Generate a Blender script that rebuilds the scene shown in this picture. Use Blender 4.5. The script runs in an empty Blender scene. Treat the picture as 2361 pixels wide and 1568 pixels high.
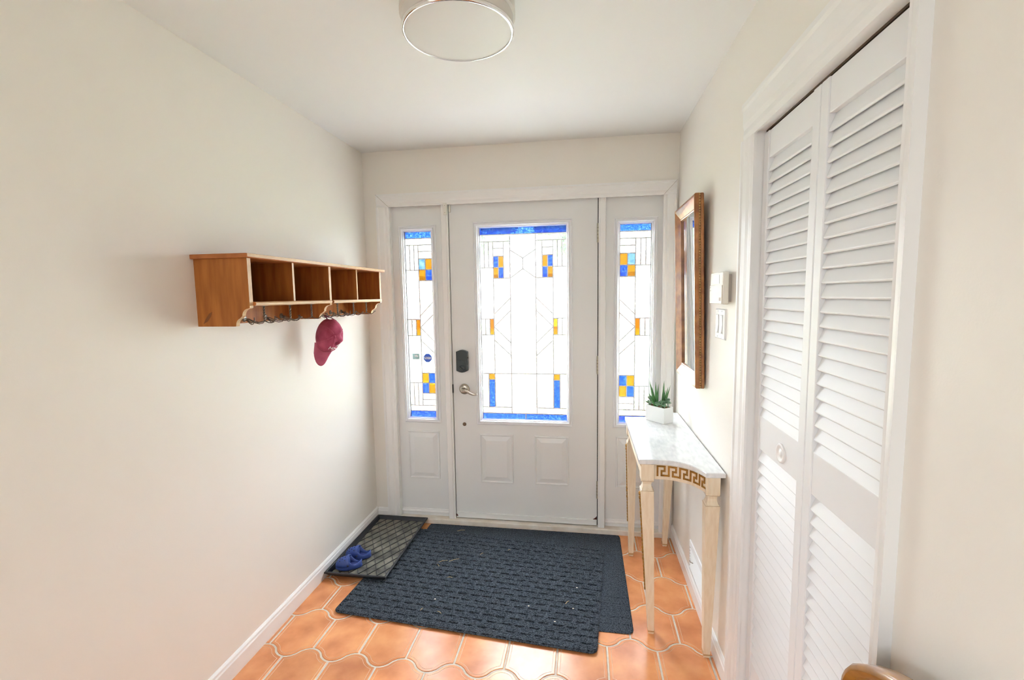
import bpy, bmesh, math, random
from mathutils import Vector, Matrix
PI = math.pi
rnd = random.Random(7)
S = bpy.context.scene
C = S.collection

# ------------------------------------------------------------------ camera
W, H = 1.9156, 2.3928                       # room width, ceiling height (m)
FPX = 1070.2
CAM = (1.38117, -2.8348, 1.48887)
YAW, PITCH, ROLL = 0.155029, -0.095519, -0.014683
cd = bpy.data.cameras.new('camera'); cam = bpy.data.objects.new('camera', cd); C.objects.link(cam)
cd.sensor_fit = 'HORIZONTAL'; cd.sensor_width = 36; cd.lens = FPX * 36 / 2361; cd.clip_start = 0.02
f = Vector((-math.sin(YAW) * math.cos(PITCH), math.cos(YAW) * math.cos(PITCH), math.sin(PITCH)))
r0 = Vector((math.cos(YAW), math.sin(YAW), 0)); u0 = r0.cross(f)
r = math.cos(ROLL) * r0 + math.sin(ROLL) * u0; u = -math.sin(ROLL) * r0 + math.cos(ROLL) * u0
M = Matrix((r, u, -f)).transposed().to_4x4(); M.translation = Vector(CAM)
cam.matrix_world = M
S.camera = cam

# ------------------------------------------------------------------ world and light
SKY = 40.0                                  # zenith luminance of a standard overcast sky: L = Lz (1 + 2 sin h) / 3
wd = bpy.data.worlds.new('overcast_sky'); S.world = wd; wd.use_nodes = True
nt = wd.node_tree; bg = nt.nodes['Background']
tc = nt.nodes.new('ShaderNodeTexCoord'); sx = nt.nodes.new('ShaderNodeSeparateXYZ')
nt.links.new(tc.outputs['Generated'], sx.inputs[0])
mx = nt.nodes.new('ShaderNodeMath'); mx.operation = 'MAXIMUM'; mx.inputs[1].default_value = 0.0; nt.links.new(sx.outputs['Z'], mx.inputs[0])
ma = nt.nodes.new('ShaderNodeMath'); ma.operation = 'MULTIPLY_ADD'; ma.inputs[1].default_value = SKY * 2 / 3; ma.inputs[2].default_value = SKY / 3
nt.links.new(mx.outputs[0], ma.inputs[0]); nt.links.new(ma.outputs[0], bg.inputs[1])
bg.inputs[0].default_value = (0.875, 0.95, 1.06, 1)

def area(name, loc, rot, sx_, sy_, power, col, portal=False):
    l = bpy.data.lights.new(name, 'AREA'); l.shape = 'RECTANGLE'; l.size = sx_; l.size_y = sy_
    l.energy = power; l.color = col
    if portal: l.cycles.is_portal = True
    o = bpy.data.objects.new(name, l); C.objects.link(o); o.location = loc; o.rotation_euler = rot
    return o
# unseen cool fill lamps added in the living room behind the camera
FILL_W = 128
FILL_LAMPS = ((0.2, -5.6), (-1.8, -5.0))
for lx, ly in FILL_LAMPS: area('fill_lamp', (lx, ly, H - 0.075), (0, 0, 0), 1.0, 1.0, FILL_W / 2, (0.90, 1.0, 1.13))
# sky portals in the three glazed openings of the entrance
area('portal_door_glass', (1.005, 0.10, 1.30), (-PI / 2, 0, 0), 0.56, 1.24, 1, (1, 1, 1), True)
area('portal_sidelight_one', (0.335, 0.10, 1.30), (-PI / 2, 0, 0), 0.20, 1.24, 1, (1, 1, 1), True)
area('portal_sidelight_two', (1.682, 0.10, 1.30), (-PI / 2, 0, 0), 0.20, 1.24, 1, (1, 1, 1), True)

vs = S.view_settings
vs.view_transform = 'Standard'; vs.look = 'None'; vs.gamma = 1; vs.use_curve_mapping = False
vs.exposure = 0.30
cy = S.cycles
cy.use_denoising = True; cy.filter_width = 1.1
cy.max_bounces = 6; cy.diffuse_bounces = 5; cy.glossy_bounces = 3; cy.transmission_bounces = 4; cy.transparent_max_bounces = 12
cy.use_adaptive_sampling = True; cy.adaptive_threshold = 0.30; cy.adaptive_min_samples = 24; cy.use_light_tree = False
cy.sample_clamp_indirect = 8; cy.caustics_reflective = False; cy.caustics_refractive = False

# ------------------------------------------------------------------ materials
MATS = {}
def mat(name, col, rough=0.5, metal=0.0, spec=0.5, coat=0.0, noise=None, bump=None, grain=None):
    """noise=(scale, detail, amount[, second colour]); bump=(scale, strength, distance); grain=(sx,sy,sz) stretches the noise"""
    m = bpy.data.materials.new(name); m.use_nodes = True
    n, l = m.node_tree.nodes, m.node_tree.links; b = n['Principled BSDF']
    b.inputs['Base Color'].default_value = (*col, 1); b.inputs['Roughness'].default_value = rough
    b.inputs['Metallic'].default_value = metal; b.inputs['Specular IOR Level'].default_value = spec
    if coat: b.inputs['Coat Weight'].default_value = coat; b.inputs['Coat Roughness'].default_value = 0.08
    t = n.new('ShaderNodeTexCoord'); mp = n.new('ShaderNodeMapping'); l.new(t.outputs['Object'], mp.inputs[0])
    if grain: mp.inputs['Scale'].default_value = grain
    if noise:
        x = n.new('ShaderNodeTexNoise'); x.inputs['Scale'].default_value = noise[0]; x.inputs['Detail'].default_value = noise[1]
        l.new(mp.outputs[0], x.inputs['Vector'])
        ra = n.new('ShaderNodeValToRGB'); c2 = noise[3] if len(noise) > 3 else tuple(c * (1 - noise[2]) for c in col)
        ra.color_ramp.elements[0].position = 0.5 - 0.18; ra.color_ramp.elements[1].position = 0.5 + 0.18
        ra.color_ramp.elements[0].color = (*c2, 1); ra.color_ramp.elements[1].color = (*col, 1)
        l.new(x.outputs['Fac'], ra.inputs[0]); l.new(ra.outputs[0], b.inputs['Base Color'])
    if bump:
        x = n.new('ShaderNodeTexNoise'); x.inputs['Scale'].default_value = bump[0]; x.inputs['Detail'].default_value = 3
        l.new(mp.outputs[0], x.inputs['Vector'])
        bp = n.new('ShaderNodeBump'); bp.inputs['Strength'].default_value = bump[1]; bp.inputs['Distance'].default_value = bump[2]
        l.new(x.outputs['Fac'], bp.inputs['Height']); l.new(bp.outputs[0], b.inputs['Normal'])
    MATS[name] = m
    return m

mat('wall_paint', (0.85, 0.812, 0.748), 0.42, spec=0.35, bump=(220, 0.08, 0.002))
mat('ceiling_paint', (0.80, 0.795, 0.775), 0.7, bump=(160, 0.08, 0.002))
mat('trim_white', (0.86, 0.85, 0.835), 0.32, bump=(40, 0.03, 0.002))
mat('door_white', (0.80, 0.805, 0.80), 0.38, bump=(90, 0.06, 0.001))
mat('louver_white', (0.84, 0.84, 0.845), 0.42, bump=(60, 0.10, 0.001), grain=(1, 0.08, 1))
mat('sill_white', (0.84, 0.80, 0.74), 0.5, noise=(14, 6, 0.3, (0.72, 0.64, 0.54)))
mat('lite_frame_white', (0.84, 0.85, 0.87), 0.3)
mat('gap_dark', (0.03, 0.028, 0.025), 0.9)
mat('grout', (0.70, 0.62, 0.51), 0.8, noise=(60, 3, 0.15))
mat('pine', (0.45, 0.160, 0.034), 0.5, spec=0.3, noise=(6, 7, 0.4, (0.27, 0.082, 0.015)), grain=(6, 6, 0.7))
mat('pine_top', (0.44, 0.155, 0.042), 0.45, spec=0.35, noise=(5, 5, 0.4, (0.32, 0.10, 0.025)), grain=(6, 0.7, 6))
mat('pine_dark', (0.20, 0.066, 0.014), 0.5)
mat('pine_edge', (0.62, 0.40, 0.20), 0.4, noise=(20, 3, 0.15))
mat('knot', (0.085, 0.026, 0.006), 0.55, noise=(60, 3, 0.5))
mat('hook_metal', (0.20, 0.18, 0.15), 0.3, metal=0.9)
mat('cap_cotton', (0.46, 0.085, 0.155), 0.9, noise=(22, 7, 0.5, (0.28, 0.030, 0.070)), bump=(400, 0.2, 0.001))
mat('cap_brim', (0.47, 0.105, 0.165), 0.9, noise=(28, 7, 0.4, (0.38, 0.070, 0.125)), bump=(400, 0.2, 0.001))
mat('cap_dark', (0.12, 0.008, 0.03), 0.85)
mat('thread_white', (0.85, 0.80, 0.82), 0.8)
mat('nickel', (0.48, 0.43, 0.36), 0.28, metal=1.0)
mat('hinge_metal', (0.46, 0.43, 0.34), 0.45, metal=0.7)
mat('lock_dark', (0.012, 0.022, 0.026), 0.32, coat=0.3)
mat('lock_lower', (0.028, 0.040, 0.042), 0.45)
mat('plug_bronze', (0.16, 0.12, 0.09), 0.4, metal=0.6)
mat('rust', (0.14, 0.03, 0.02), 0.9, noise=(90, 3, 0.6))
mat('sensor_white', (0.80, 0.78, 0.72), 0.45)
mat('plastic_cream', (0.80, 0.76, 0.68), 0.4)
mat('plastic_white', (0.86, 0.86, 0.85), 0.3)
mat('screen_grey', (0.72, 0.74, 0.74), 0.25)
mat('plastic_taupe', (0.45, 0.40, 0.35), 0.5)  # grey-brown tone for screws, badge, back plate, lever and joint lines
mat('burl_wood', (0.42, 0.17, 0.035), 0.32, noise=(22, 8, 0.5, (0.22, 0.07, 0.012)), coat=0.4)
mat('gilt_bead', (0.50, 0.30, 0.10), 0.4, metal=0.3)
mat('dark_groove', (0.05, 0.022, 0.008), 0.6)
mat('marble', (0.85, 0.85, 0.845), 0.12, noise=(26, 12, 0.3, (0.67, 0.68, 0.69)), grain=(2.2, 0.7, 1))
mat('antique_cream', (0.85, 0.74, 0.575), 0.5, noise=(30, 7, 0.2, (0.77, 0.63, 0.45)), grain=(3, 3, 0.5))
mat('antique_line', (0.40, 0.27, 0.14), 0.6)
mat('gilding', (0.44, 0.21, 0.03), 0.38, metal=0.35, noise=(60, 5, 0.4))
mat('worn_wood', (0.52, 0.33, 0.15), 0.6)
mat('ceramic_white', (0.83, 0.83, 0.81), 0.25)
mat('soil', (0.28, 0.15, 0.06), 0.95, noise=(120, 4, 0.6))
mat('aloe', (0.075, 0.24, 0.055), 0.4, noise=(60, 3, 0.5, (0.03, 0.13, 0.035)), grain=(1, 1, 0.4))
mat('jade_grey', (0.20, 0.34, 0.20), 0.42, noise=(70, 3, 0.4, (0.08, 0.19, 0.10)))
mat('jade_pale', (0.36, 0.46, 0.34), 0.45, noise=(70, 3, 0.4, (0.18, 0.30, 0.18)))
mat('rubber', (0.012, 0.014, 0.018), 0.42, bump=(200, 0.06, 0.001))
mat('rubber_dusty', (0.23, 0.215, 0.17), 0.7, noise=(16, 8, 0.8, (0.045, 0.045, 0.038)))
mat('clog_blue', (0.040, 0.085, 0.34), 0.5, noise=(20, 4, 0.25))
mat('clog_inside', (0.020, 0.035, 0.17), 0.6)
mat('clog_dark', (0.006, 0.008, 0.035), 0.6)
mat('straw', (0.62, 0.45, 0.20), 0.8)
mat('lint', (0.75, 0.70, 0.60), 0.9)
mat('chrome', (0.90, 0.90, 0.90), 0.06, metal=1.0)
mat('lamp_pan', (0.72, 0.68, 0.62), 0.3)
mat('chair_wood', (0.40, 0.17, 0.02), 0.3, noise=(10, 6, 0.5, (0.24, 0.085, 0.008)), grain=(1, 1, 4), coat=0.6)
mat('chair_seat', (0.45, 0.36, 0.22), 0.85)
mat('lead_came', (0.62, 0.62, 0.63), 0.35, metal=0.55)
mat('oak_floor', (0.60, 0.54, 0.46), 0.5, noise=(4, 6, 0.2), grain=(8, 0.8, 1))
mat('lawn', (0.23, 0.29, 0.12), 0.95, noise=(3, 6, 0.4))
mat('concrete', (0.55, 0.52, 0.48), 0.9, noise=(6, 6, 0.2))
mat('tan_brick', (0.62, 0.44, 0.30), 0.9, noise=(8, 4, 0.25))
mat('red_brick', (0.42, 0.17, 0.11), 0.9, noise=(5, 5, 0.3))
mat('roof_shingle', (0.16, 0.14, 0.13), 0.9)
mat('bark', (0.22, 0.19, 0.16), 0.95, noise=(12, 5, 0.4))
mat('leaf', (0.13, 0.30, 0.05), 0.7, noise=(2, 3, 0.4))
mat('petal_red', (0.75, 0.06, 0.05), 0.6)
mat('sticker_blue', (0.04, 0.12, 0.62), 0.5)
mat('sticker_white', (0.85, 0.88, 0.92), 0.5)
mat('sticker_pale', (0.42, 0.68, 0.72), 0.5, noise=(40, 4, 0.3))

def tile_material():
    m = bpy.data.materials.new('terracotta_tile'); m.use_nodes = True
    n, l = m.node_tree.nodes, m.node_tree.links; b = n['Principled BSDF']
    t = n.new('ShaderNodeTexCoord'); oi = n.new('ShaderNodeObjectInfo')
    ad = n.new('ShaderNodeVectorMath'); ad.operation = 'ADD'
    l.new(t.outputs['Object'], ad.inputs[0]); l.new(oi.outputs['Location'], ad.inputs[1])
    x = n.new('ShaderNodeTexNoise'); x.inputs['Scale'].default_value = 8; x.inputs['Detail'].default_value = 5
    l.new(ad.outputs[0], x.inputs['Vector'])
    ra = n.new('ShaderNodeValToRGB'); e = ra.color_ramp.elements
    e[0].position = 0.32; e[0].color = (0.52, 0.185, 0.070, 1); e[1].position = 0.68; e[1].color = (0.74, 0.33, 0.13, 1)
    k = ra.color_ramp.elements.new(0.5); k.color = (0.65, 0.255, 0.098, 1)
    l.new(x.outputs['Fac'], ra.inputs[0])
    hs = n.new('ShaderNodeHueSaturation'); mr = n.new('ShaderNodeMapRange'); mr.inputs[3].default_value = 0.93; mr.inputs[4].default_value = 1.1
    l.new(oi.outputs['Random'], mr.inputs[0]); l.new(mr.outputs[0], hs.inputs['Value']); l.new(ra.outputs[0], hs.inputs['Color'])
    l.new(hs.outputs[0], b.inputs['Base Color']); b.inputs['Roughness'].default_value = 0.25
    bn = n.new('ShaderNodeTexNoise'); bn.inputs['Scale'].default_value = 14; l.new(ad.outputs[0], bn.inputs['Vector'])
    bp = n.new('ShaderNodeBump'); bp.inputs['Strength'].default_value = 0.12; bp.inputs['Distance'].default_value = 0.003
    l.new(bn.outputs['Fac'], bp.inputs['Height']); l.new(bp.outputs[0], b.inputs['Normal'])
    return m
MATS['terracotta_tile'] = tile_material()
mat('tile_line_highlight', (0.74, 0.46, 0.28), 0.3)  # paler colour paints in the thin highlight along the incised groove

def mat_fiber():
    m = bpy.data.materials.new('mat_fibre'); m.use_nodes = True
    n, l = m.node_tree.nodes, m.node_tree.links; b = n['Principled BSDF']
    t = n.new('ShaderNodeTexCoord'); mp = n.new('ShaderNodeMapping'); mp.inputs['Scale'].default_value = (1, 1.6, 1)
    l.new(t.outputs['Object'], mp.inputs[0])
    x = n.new('ShaderNodeTexNoise'); x.inputs['Scale'].default_value = 190; x.inputs['Detail'].default_value = 3
    l.new(mp.outputs[0], x.inputs['Vector'])
    ra = n.new('ShaderNodeValToRGB'); e = ra.color_ramp.elements
    e[0].position = 0.36; e[0].color = (0.012, 0.016, 0.022, 1); e[1].position = 0.70; e[1].color = (0.105, 0.125, 0.152, 1)
    l.new(x.outputs['Fac'], ra.inputs[0]); l.new(ra.outputs[0], b.inputs['Base Color']); b.inputs['Roughness'].default_value = 0.95
    b.inputs['Specular IOR Level'].default_value = 0.1
    bp = n.new('ShaderNodeBump'); bp.inputs['Strength'].default_value = 0.35; bp.inputs['Distance'].default_value = 0.002
    l.new(x.outputs['Fac'], bp.inputs['Height']); l.new(bp.outputs[0], b.inputs['Normal'])
    MATS['mat_fibre'] = m
mat_fiber()

def glass(name, ca, cb, frost, scale=70, stretch=(1, 1, 1), gloss=0.05, lo=0.4, hi=0.62):
    """pane that lets light through: transparent tint mottled between two tints, partly frosted"""
    m = bpy.data.materials.new(name); m.use_nodes = True
    n, l = m.node_tree.nodes, m.node_tree.links; n.remove(n['Principled BSDF']); out = n['Material Output']
    t = n.new('ShaderNodeTexCoord'); mp = n.new('ShaderNodeMapping'); mp.inputs['Scale'].default_value = stretch
    l.new(t.outputs['Object'], mp.inputs[0])
    x = n.new('ShaderNodeTexNoise'); x.inputs['Scale'].default_value = scale; x.inputs['Detail'].default_value = 4; x.inputs['Distortion'].default_value = 1.2
    l.new(mp.outputs[0], x.inputs['Vector'])
    ra = n.new('ShaderNodeValToRGB'); e = ra.color_ramp.elements
    e[0].position = lo; e[0].color = (*ca, 1); e[1].position = hi; e[1].color = (*cb, 1)
    l.new(x.outputs['Fac'], ra.inputs[0])
    tr = n.new('ShaderNodeBsdfTransparent'); tl = n.new('ShaderNodeBsdfTranslucent'); gl = n.new('ShaderNodeBsdfGlossy')
    gl.inputs['Roughness'].default_value = 0.08
    l.new(ra.outputs[0], tr.inputs[0]); l.new(ra.outputs[0], tl.inputs[0])
    m1 = n.new('ShaderNodeMixShader'); m1.inputs[0].default_value = frost; l.new(tr.outputs[0], m1.inputs[1]); l.new(tl.outputs[0], m1.inputs[2])
    m2 = n.new('ShaderNodeMixShader'); m2.inputs[0].default_value = gloss; l.new(m1.outputs[0], m2.inputs[1]); l.new(gl.outputs[0], m2.inputs[2])
    l.new(m2.outputs[0], out.inputs[0]); MATS[name] = m
glass('glass_frosted', (0.93, 0.94, 0.94), (0.98, 0.98, 0.97), 0.35)
glass('glass_clear', (0.88, 0.92, 0.90), (0.98, 0.98, 0.97), 0.04, 45, (1, 1, 0.5))
glass('glass_blue', (0.042, 0.115, 0.41), (0.21, 0.31, 0.53), 0.20, 110, lo=0.45, hi=0.66)
glass('glass_pale_blue', (0.17, 0.27, 0.40), (0.30, 0.40, 0.46), 0.15, 60)
glass('glass_amber', (0.37, 0.235, 0.04), (0.43, 0.30, 0.10), 0.15, 110, lo=0.45, hi=0.66)
glass('lamp_diffuser', (0.9, 0.9, 0.88), (0.9, 0.9, 0.88), 0.9)
mat('diffuser', (0.66, 0.64, 0.61), 0.5)
mm = mat('mirror_glass', (0.86, 0.89, 0.89), 0.015, metal=1.0)

# ------------------------------------------------------------------ mesh helpers
def nb(): return bmesh.new()
def box(bm, x0, x1, y0, y1, z0, z1):
    v = [bm.verts.new(p) for p in ((x0, y0, z0), (x1, y0, z0), (x1, y1, z0), (x0, y1, z0), (x0, y0, z1), (x1, y0, z1), (x1, y1, z1), (x0, y1, z1))]
    for q in ((0, 3, 2, 1), (4, 5, 6, 7), (0, 1, 5, 4), (1, 2, 6, 5), (2, 3, 7, 6), (3, 0, 4, 7)): bm.faces.new([v[i] for i in q])
    return bm
def bx(*a): return box(nb(), *a)
def prism(bm, pts, fn, a, b):
    """extrude 2-D outline pts; fn(p, h) -> 3-D"""
    lo = [bm.verts.new(fn(p, a)) for p in pts]; hi = [bm.verts.new(fn(p, b)) for p in pts]; n = len(pts)
    bm.faces.new(lo); bm.faces.new(hi[::-1])
    for i in range(n): bm.faces.new((lo[i], hi[i], hi[(i + 1) % n], lo[(i + 1) % n]))
    return bm
def loops(bm, rings, closed=True, cap0=True, cap1=True):
    vs_ = [[bm.verts.new(p) for p in rg] for rg in rings]; n = len(rings[0])
    for a, b in zip(vs_, vs_[1:]):
        for i in range(n if closed else n - 1): bm.faces.new((a[i], a[(i + 1) % n], b[(i + 1) % n], b[i]))
    if cap0: bm.faces.new(vs_[0][::-1])
    if cap1: bm.faces.new(vs_[-1])
    return vs_
def tube(bm, pts, rad, n=8, closed=False):
    pts = [Vector(p) for p in pts]; N = len(pts); rings = []; pn = None
    rr = rad if isinstance(rad, (list, tuple)) else [rad] * N
    for i, p in enumerate(pts):
        if closed: t = pts[(i + 1) % N] - pts[i - 1]
        else: t = pts[min(i + 1, N - 1)] - pts[max(i - 1, 0)]
        t.normalize()
        if pn is None: pn = t.orthogonal().normalized()
        else: pn = (pn - t * pn.dot(t)); pn = pn.normalized() if pn.length > 1e-6 else t.orthogonal().normalized()
        bn = t.cross(pn)
        rings.append([p + rr[i] * (math.cos(2 * PI * k / n) * pn + math.sin(2 * PI * k / n) * bn) for k in range(n)])
    if closed: rings.append(rings[0]); loops(bm, rings, True, False, False); bmesh.ops.remove_doubles(bm, verts=bm.verts, dist=1e-6)
    else: loops(bm, rings)
    return bm
def lathe(bm, prof, c=(0, 0, 0), n=32, ax='z'):
    rings = []
    for rr, h in prof:
        rg = []
        for k in range(n):
            a = 2 * PI * k / n; p = (rr * math.cos(a), rr * math.sin(a), h)
            if ax == 'y': p = (p[0], h, -p[1])
            if ax == 'x': p = (h, p[0], p[1])
            rg.append((p[0] + c[0], p[1] + c[1], p[2] + c[2]))
        rings.append(rg)
    loops(bm, rings); return bm
def rectring(bm, x0, x1, z0, z1, prof, fn, cap_last=False, cap_first=False):
    """mitred rectangular moulding: prof = [(inset, height)], fn(a, b, h) -> 3-D"""
    rings = [[fn(x0 + d, z0 + d, h), fn(x1 - d, z0 + d, h), fn(x1 - d, z1 - d, h), fn(x0 + d, z1 - d, h)] for d, h in prof]
    loops(bm, rings, True, cap_first, cap_last); return bm
def obj(name, bm, m, parent=None, smooth=False, bevel=0, mats=None):
    me = bpy.data.meshes.new(name)
    bmesh.ops.recalc_face_normals(bm, faces=bm.faces)
    bm.to_mesh(me); bm.free()
    for k in ([m] + (mats or [])): me.materials.append(MATS[k] if isinstance(k, str) else k)
    if smooth:
        for p in me.polygons: p.use_smooth = True
    o = bpy.data.objects.new(name, me); C.objects.link(o)
    if parent: attach(o, parent)
    if bevel:
        b = o.modifiers.new('bevel', 'BEVEL'); b.width = bevel; b.segments = 2; b.limit_method = 'ANGLE'; b.angle_limit = math.radians(40)
    return o
WPOS = {}
def attach(o, parent):
    o.parent = parent
    o.matrix_parent_inverse = Matrix.Translation(-WPOS.get(parent.name, Vector((0, 0, 0))))
def tag(o, label, cat=None, group=None, kind=None):
    if label: o['label'] = label
    if cat: o['category'] = cat
    if group: o['group'] = group
    if kind: o['kind'] = kind
    return o
def thing(name, label, cat, loc, group=None, kind=None):
    o = bpy.data.objects.new(name, None); C.objects.link(o); o.location = loc; o.empty_display_size = 0.05
    WPOS[o.name] = Vector(loc)
    return tag(o, label, cat, group, kind)
def struct(name, bm, m, label, cat, **k): return tag(obj(name, bm, m, **k), label, cat, kind='structure')
def smooth_angle(o, deg=40):
    for p in o.data.polygons: p.use_smooth = True
    try:
        o.data.set_sharp_from_angle(angle=math.radians(deg))
    except Exception: pass
    return o
def text_bm(s, size, depth, fn):
    cu = bpy.data.curves.new('lettering', 'FONT'); cu.body = s; cu.size = size; cu.align_x = 'CENTER'; cu.align_y = 'CENTER'; cu.resolution_u = 2
    o = bpy.data.objects.new('lettering', cu); C.objects.link(o)
    bpy.context.view_layer.update()
    me = bpy.data.meshes.new_from_object(o.evaluated_get(bpy.context.evaluated_depsgraph_get()))
    bpy.data.objects.remove(o); bpy.data.curves.remove(cu)
    bm = nb(); bm.from_mesh(me); bpy.data.meshes.remove(me)
    bmesh.ops.remove_doubles(bm, verts=bm.verts, dist=1e-5)
    ext = bmesh.ops.extrude_face_region(bm, geom=list(bm.faces))
    for v in ext['geom']:
        if isinstance(v, bmesh.types.BMVert): v.co.z += depth
    for v in bm.verts: v.co = Vector(fn(v.co.x, v.co.y, v.co.z))
    return bm

FY = lambda y0: (lambda a, b, h: (a, y0 - h, b))        # faces -y
FX = lambda x0: (lambda a, b, h: (x0 - h, a, b))        # faces -x

# ================================================================== THE SETTING
# hall: x 0..W, y -2.6..0 (door wall at y = 0); living room behind the camera, x -3.5..W, y -7..-2.6
BK, LV = -7.0, -3.5
struct('wall_left', bx(-0.12, 0, -2.6, 0.14, -0.05, H), 'wall_paint', 'long cream painted wall carrying the pine shelf', 'wall')
bm = nb()
CY0, CY1, CZ = -1.222, -1.938, 2.0            # closet opening
box(bm, W, W + 0.12, CY0, 0.14, -0.05, H); box(bm, W, W + 0.12, CY1, CY0, CZ, H); box(bm, W, W + 0.12, BK, CY1, -0.05, H)
struct('wall_right', bm, 'wall_paint', 'cream painted wall with the mirror and the louvered closet', 'wall')
bm = nb()
OX0, OX1, OZ = 0.15, 1.86, 2.085
box(bm, -0.0, OX0, 0, 0.14, -0.05, H); box(bm, OX1, W, 0, 0.14, -0.05, H); box(bm, OX0, OX1, 0, 0.14, OZ, H)
struct('wall_back', bm, 'wall_paint', 'tan cream wall around the front door and its sidelights', 'wall')
struct('ceiling', bx(LV, W + 0.12, BK, 0.14, H, H + 0.1), 'ceiling_paint', 'smooth off-white ceiling with the round light', 'ceiling')
# living room shell behind the camera, holding the two added fill lamps
struct('wall_living_front', bx(LV, -0.12, -2.6, -2.48, -0.05, H), 'wall_paint', 'cream living room wall beside the hall, behind the camera', 'wall')
struct('wall_living_left', bx(LV - 0.12, LV, BK, -2.48, -0.05, H), 'wall_paint', 'cream living room side wall, behind the camera', 'wall')
struct('wall_living_rear', bx(LV - 0.12, W + 0.12, BK - 0.12, BK, -0.05, H), 'wall_paint', 'cream living room end wall, behind the camera', 'wall')
for (lx, ly), lb in zip(FILL_LAMPS, ('added square fill lamp on the ceiling straight behind the hall', 'added square fill lamp on the ceiling off to the side of the hall')):
    t = thing('fill_lamp_panel', lb, 'light', (lx, ly, H - 0.07), 'added fill lamps')
    obj('fill_lamp_housing', bx(lx - 0.53, lx + 0.53, ly - 0.53, ly + 0.53, H - 0.07, H), 'trim_white', t)
struct('floor_living', bx(LV, W + 0.12, BK, -2.95, -0.05, 0.0), 'oak_floor', 'pale oak living room floor behind the camera', 'floor')
bx_l = bx(LV, -0.12, -2.95, -2.6, -0.05, 0.0)
struct('floor_living_strip', bx_l, 'oak_floor', 'pale oak floor strip beside the tiled hall, behind the camera', 'floor')

# ---- tiled floor: grout bed with lantern-shaped tiles
floor = struct('floor', bx(-0.12, W + 0.75, -2.95, 0.14, -0.05, -0.0022), 'grout', 'terracotta hall floor of wavy lantern-shaped tiles with pale grout', 'floor')
TP, TR, TA = 0.2066, 0.2385, 0.0285
def tile_mesh():
    n = 14; g = 0.0042
    wv = lambda x: (lambda c: math.copysign(abs(c) ** 0.72, c))(math.cos(2 * PI * x / TP))
    out = []
    for i in range(n + 1):
        x = -TP / 2 + TP * i / n; out.append((x, -TR / 2 - TA * wv(x)))
    for i in range(n + 1):
        x = TP / 2 - TP * i / n; out.append((x, TR / 2 + TA * wv(x)))
    def inset(d):
        N = len(out); res = []
        for i in range(N):
            p = Vector(out[i]); a = Vector(out[i - 1]); b = Vector(out[(i + 1) % N])
            e1 = (p - a).normalized(); e2 = (b - p).normalized()
            n1 = Vector((-e1.y, e1.x)); n2 = Vector((-e2.y, e2.x)); k = n1 + n2
            k = k / max(1e-6, k.length); s = d / max(0.45, k.dot(n1)); res.append(p + k * s)
        return res
    bm = nb()
    prof = [(g, -0.01, 0), (g, -0.0012, 0), (g + 0.0018, 0, 0), (0.0150, 0, 0), (0.0156, -0.0006, 1), (0.0164, -0.0006, 1), (0.0170, 0, 0)]
    rings = [[(p.x, p.y, z) for p in inset(d)] for d, z, _ in prof]
    vs_ = loops(bm, rings, True, False, True)
    bm.faces.ensure_lookup_table(); N = len(out)
    for k in range(len(prof) - 1):
        for i in range(N):
            bm.faces[k * N + i].material_index = 1 if k in (3, 4, 5) else 0
    me = bpy.data.meshes.new('tile'); bmesh.ops.recalc_face_normals(bm, faces=bm.faces); bm.to_mesh(me); bm.free()
    me.materials.append(MATS['terracotta_tile']); me.materials.append(MATS['tile_line_highlight'])
    return me
tm = tile_mesh()
for k in range(-9, 4):
    yc = -0.93 + TR * (k + 0.5)
    off = 0.237 if k % 2 == 0 else 0.134
    for j in range(-2, 10):
        xc = off + TP * j
        if xc + TP / 2 < -0.0 or xc - TP / 2 > W or yc - TR / 2 > 0.02: continue
        o = bpy.data.objects.new('tile', tm); C.objects.link(o); o.location = (xc, yc, rnd.uniform(-0.0003, 0.0003)); o.parent = floor

# ---- baseboards
def baseboard(name, pts, axis, label):
    t, h = 0.013, 0.085
    prof = [(0, 0), (t, 0), (t, h - 0.022), (t - 0.003, h - 0.016), (t - 0.004, h - 0.008), (t - 0.009, h - 0.001), (0, h)]
    bm = nb(); prism(bm, prof, axis, *pts)
    return struct(name, bm, 'trim_white', label, 'baseboard')
baseboard('baseboard_left', (-2.6, 0.0), lambda p, h: (p[0], h, p[1]), 'white baseboard along the wall under the pine shelf')
baseboard('baseboard_right', (-1.125, 0.0), lambda p, h: (W - p[0], h, p[1]), 'white scuffed baseboard behind the console table')
baseboard('baseboard_back', (0.0135, 0.085), lambda p, h: (h, -p[0], p[1]), 'short white baseboard piece in the corner by the boot tray')
baseboard('baseboard_near', (BK, -1.985), lambda p, h: (W - p[0], h, p[1]), 'white baseboard on the near side of the closet')

# ---- door casing (three moulded trims) and frame
def casing(bm, a0, a1, b0, b1, side, fn, th=0.018):
    """strip of moulded casing, profile across its width; side = which edge is the outer one"""
    prof = [(0.0, 0), (0.0, th), (0.12, th), (0.2, th * 0.78), (0.55, th * 0.72), (0.7, th * 0.5), (0.85, th * 0.62), (1.0, th * 0.45), (1.0, 0)]
    w = (a1 - a0) if side in 'lr' else (b1 - b0)
    pts = []
    for d, h in prof:
        pts.append((d * w, h))
    def f3(p, s):
        if side == 'l': return fn(a0 + p[0], s, p[1])
        if side == 'r': return fn(a1 - p[0], s, p[1])
        return fn(s, b1 - p[0], p[1])
    lo, hi = (b0, b1) if side in 'lr' else (a0, a1)
    prism(bm, pts, f3, lo, hi); return bm
def mitre(o, sgn_axis): return o
CASE = 0.082
bm = nb(); casing(bm, 0.086, 0.086 + CASE, 0, 2.052, 'l', FY(0)); 
struct('trim_1', bm, 'trim_white', 'white moulded door casing upright beside the boot tray', 'trim')
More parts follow.
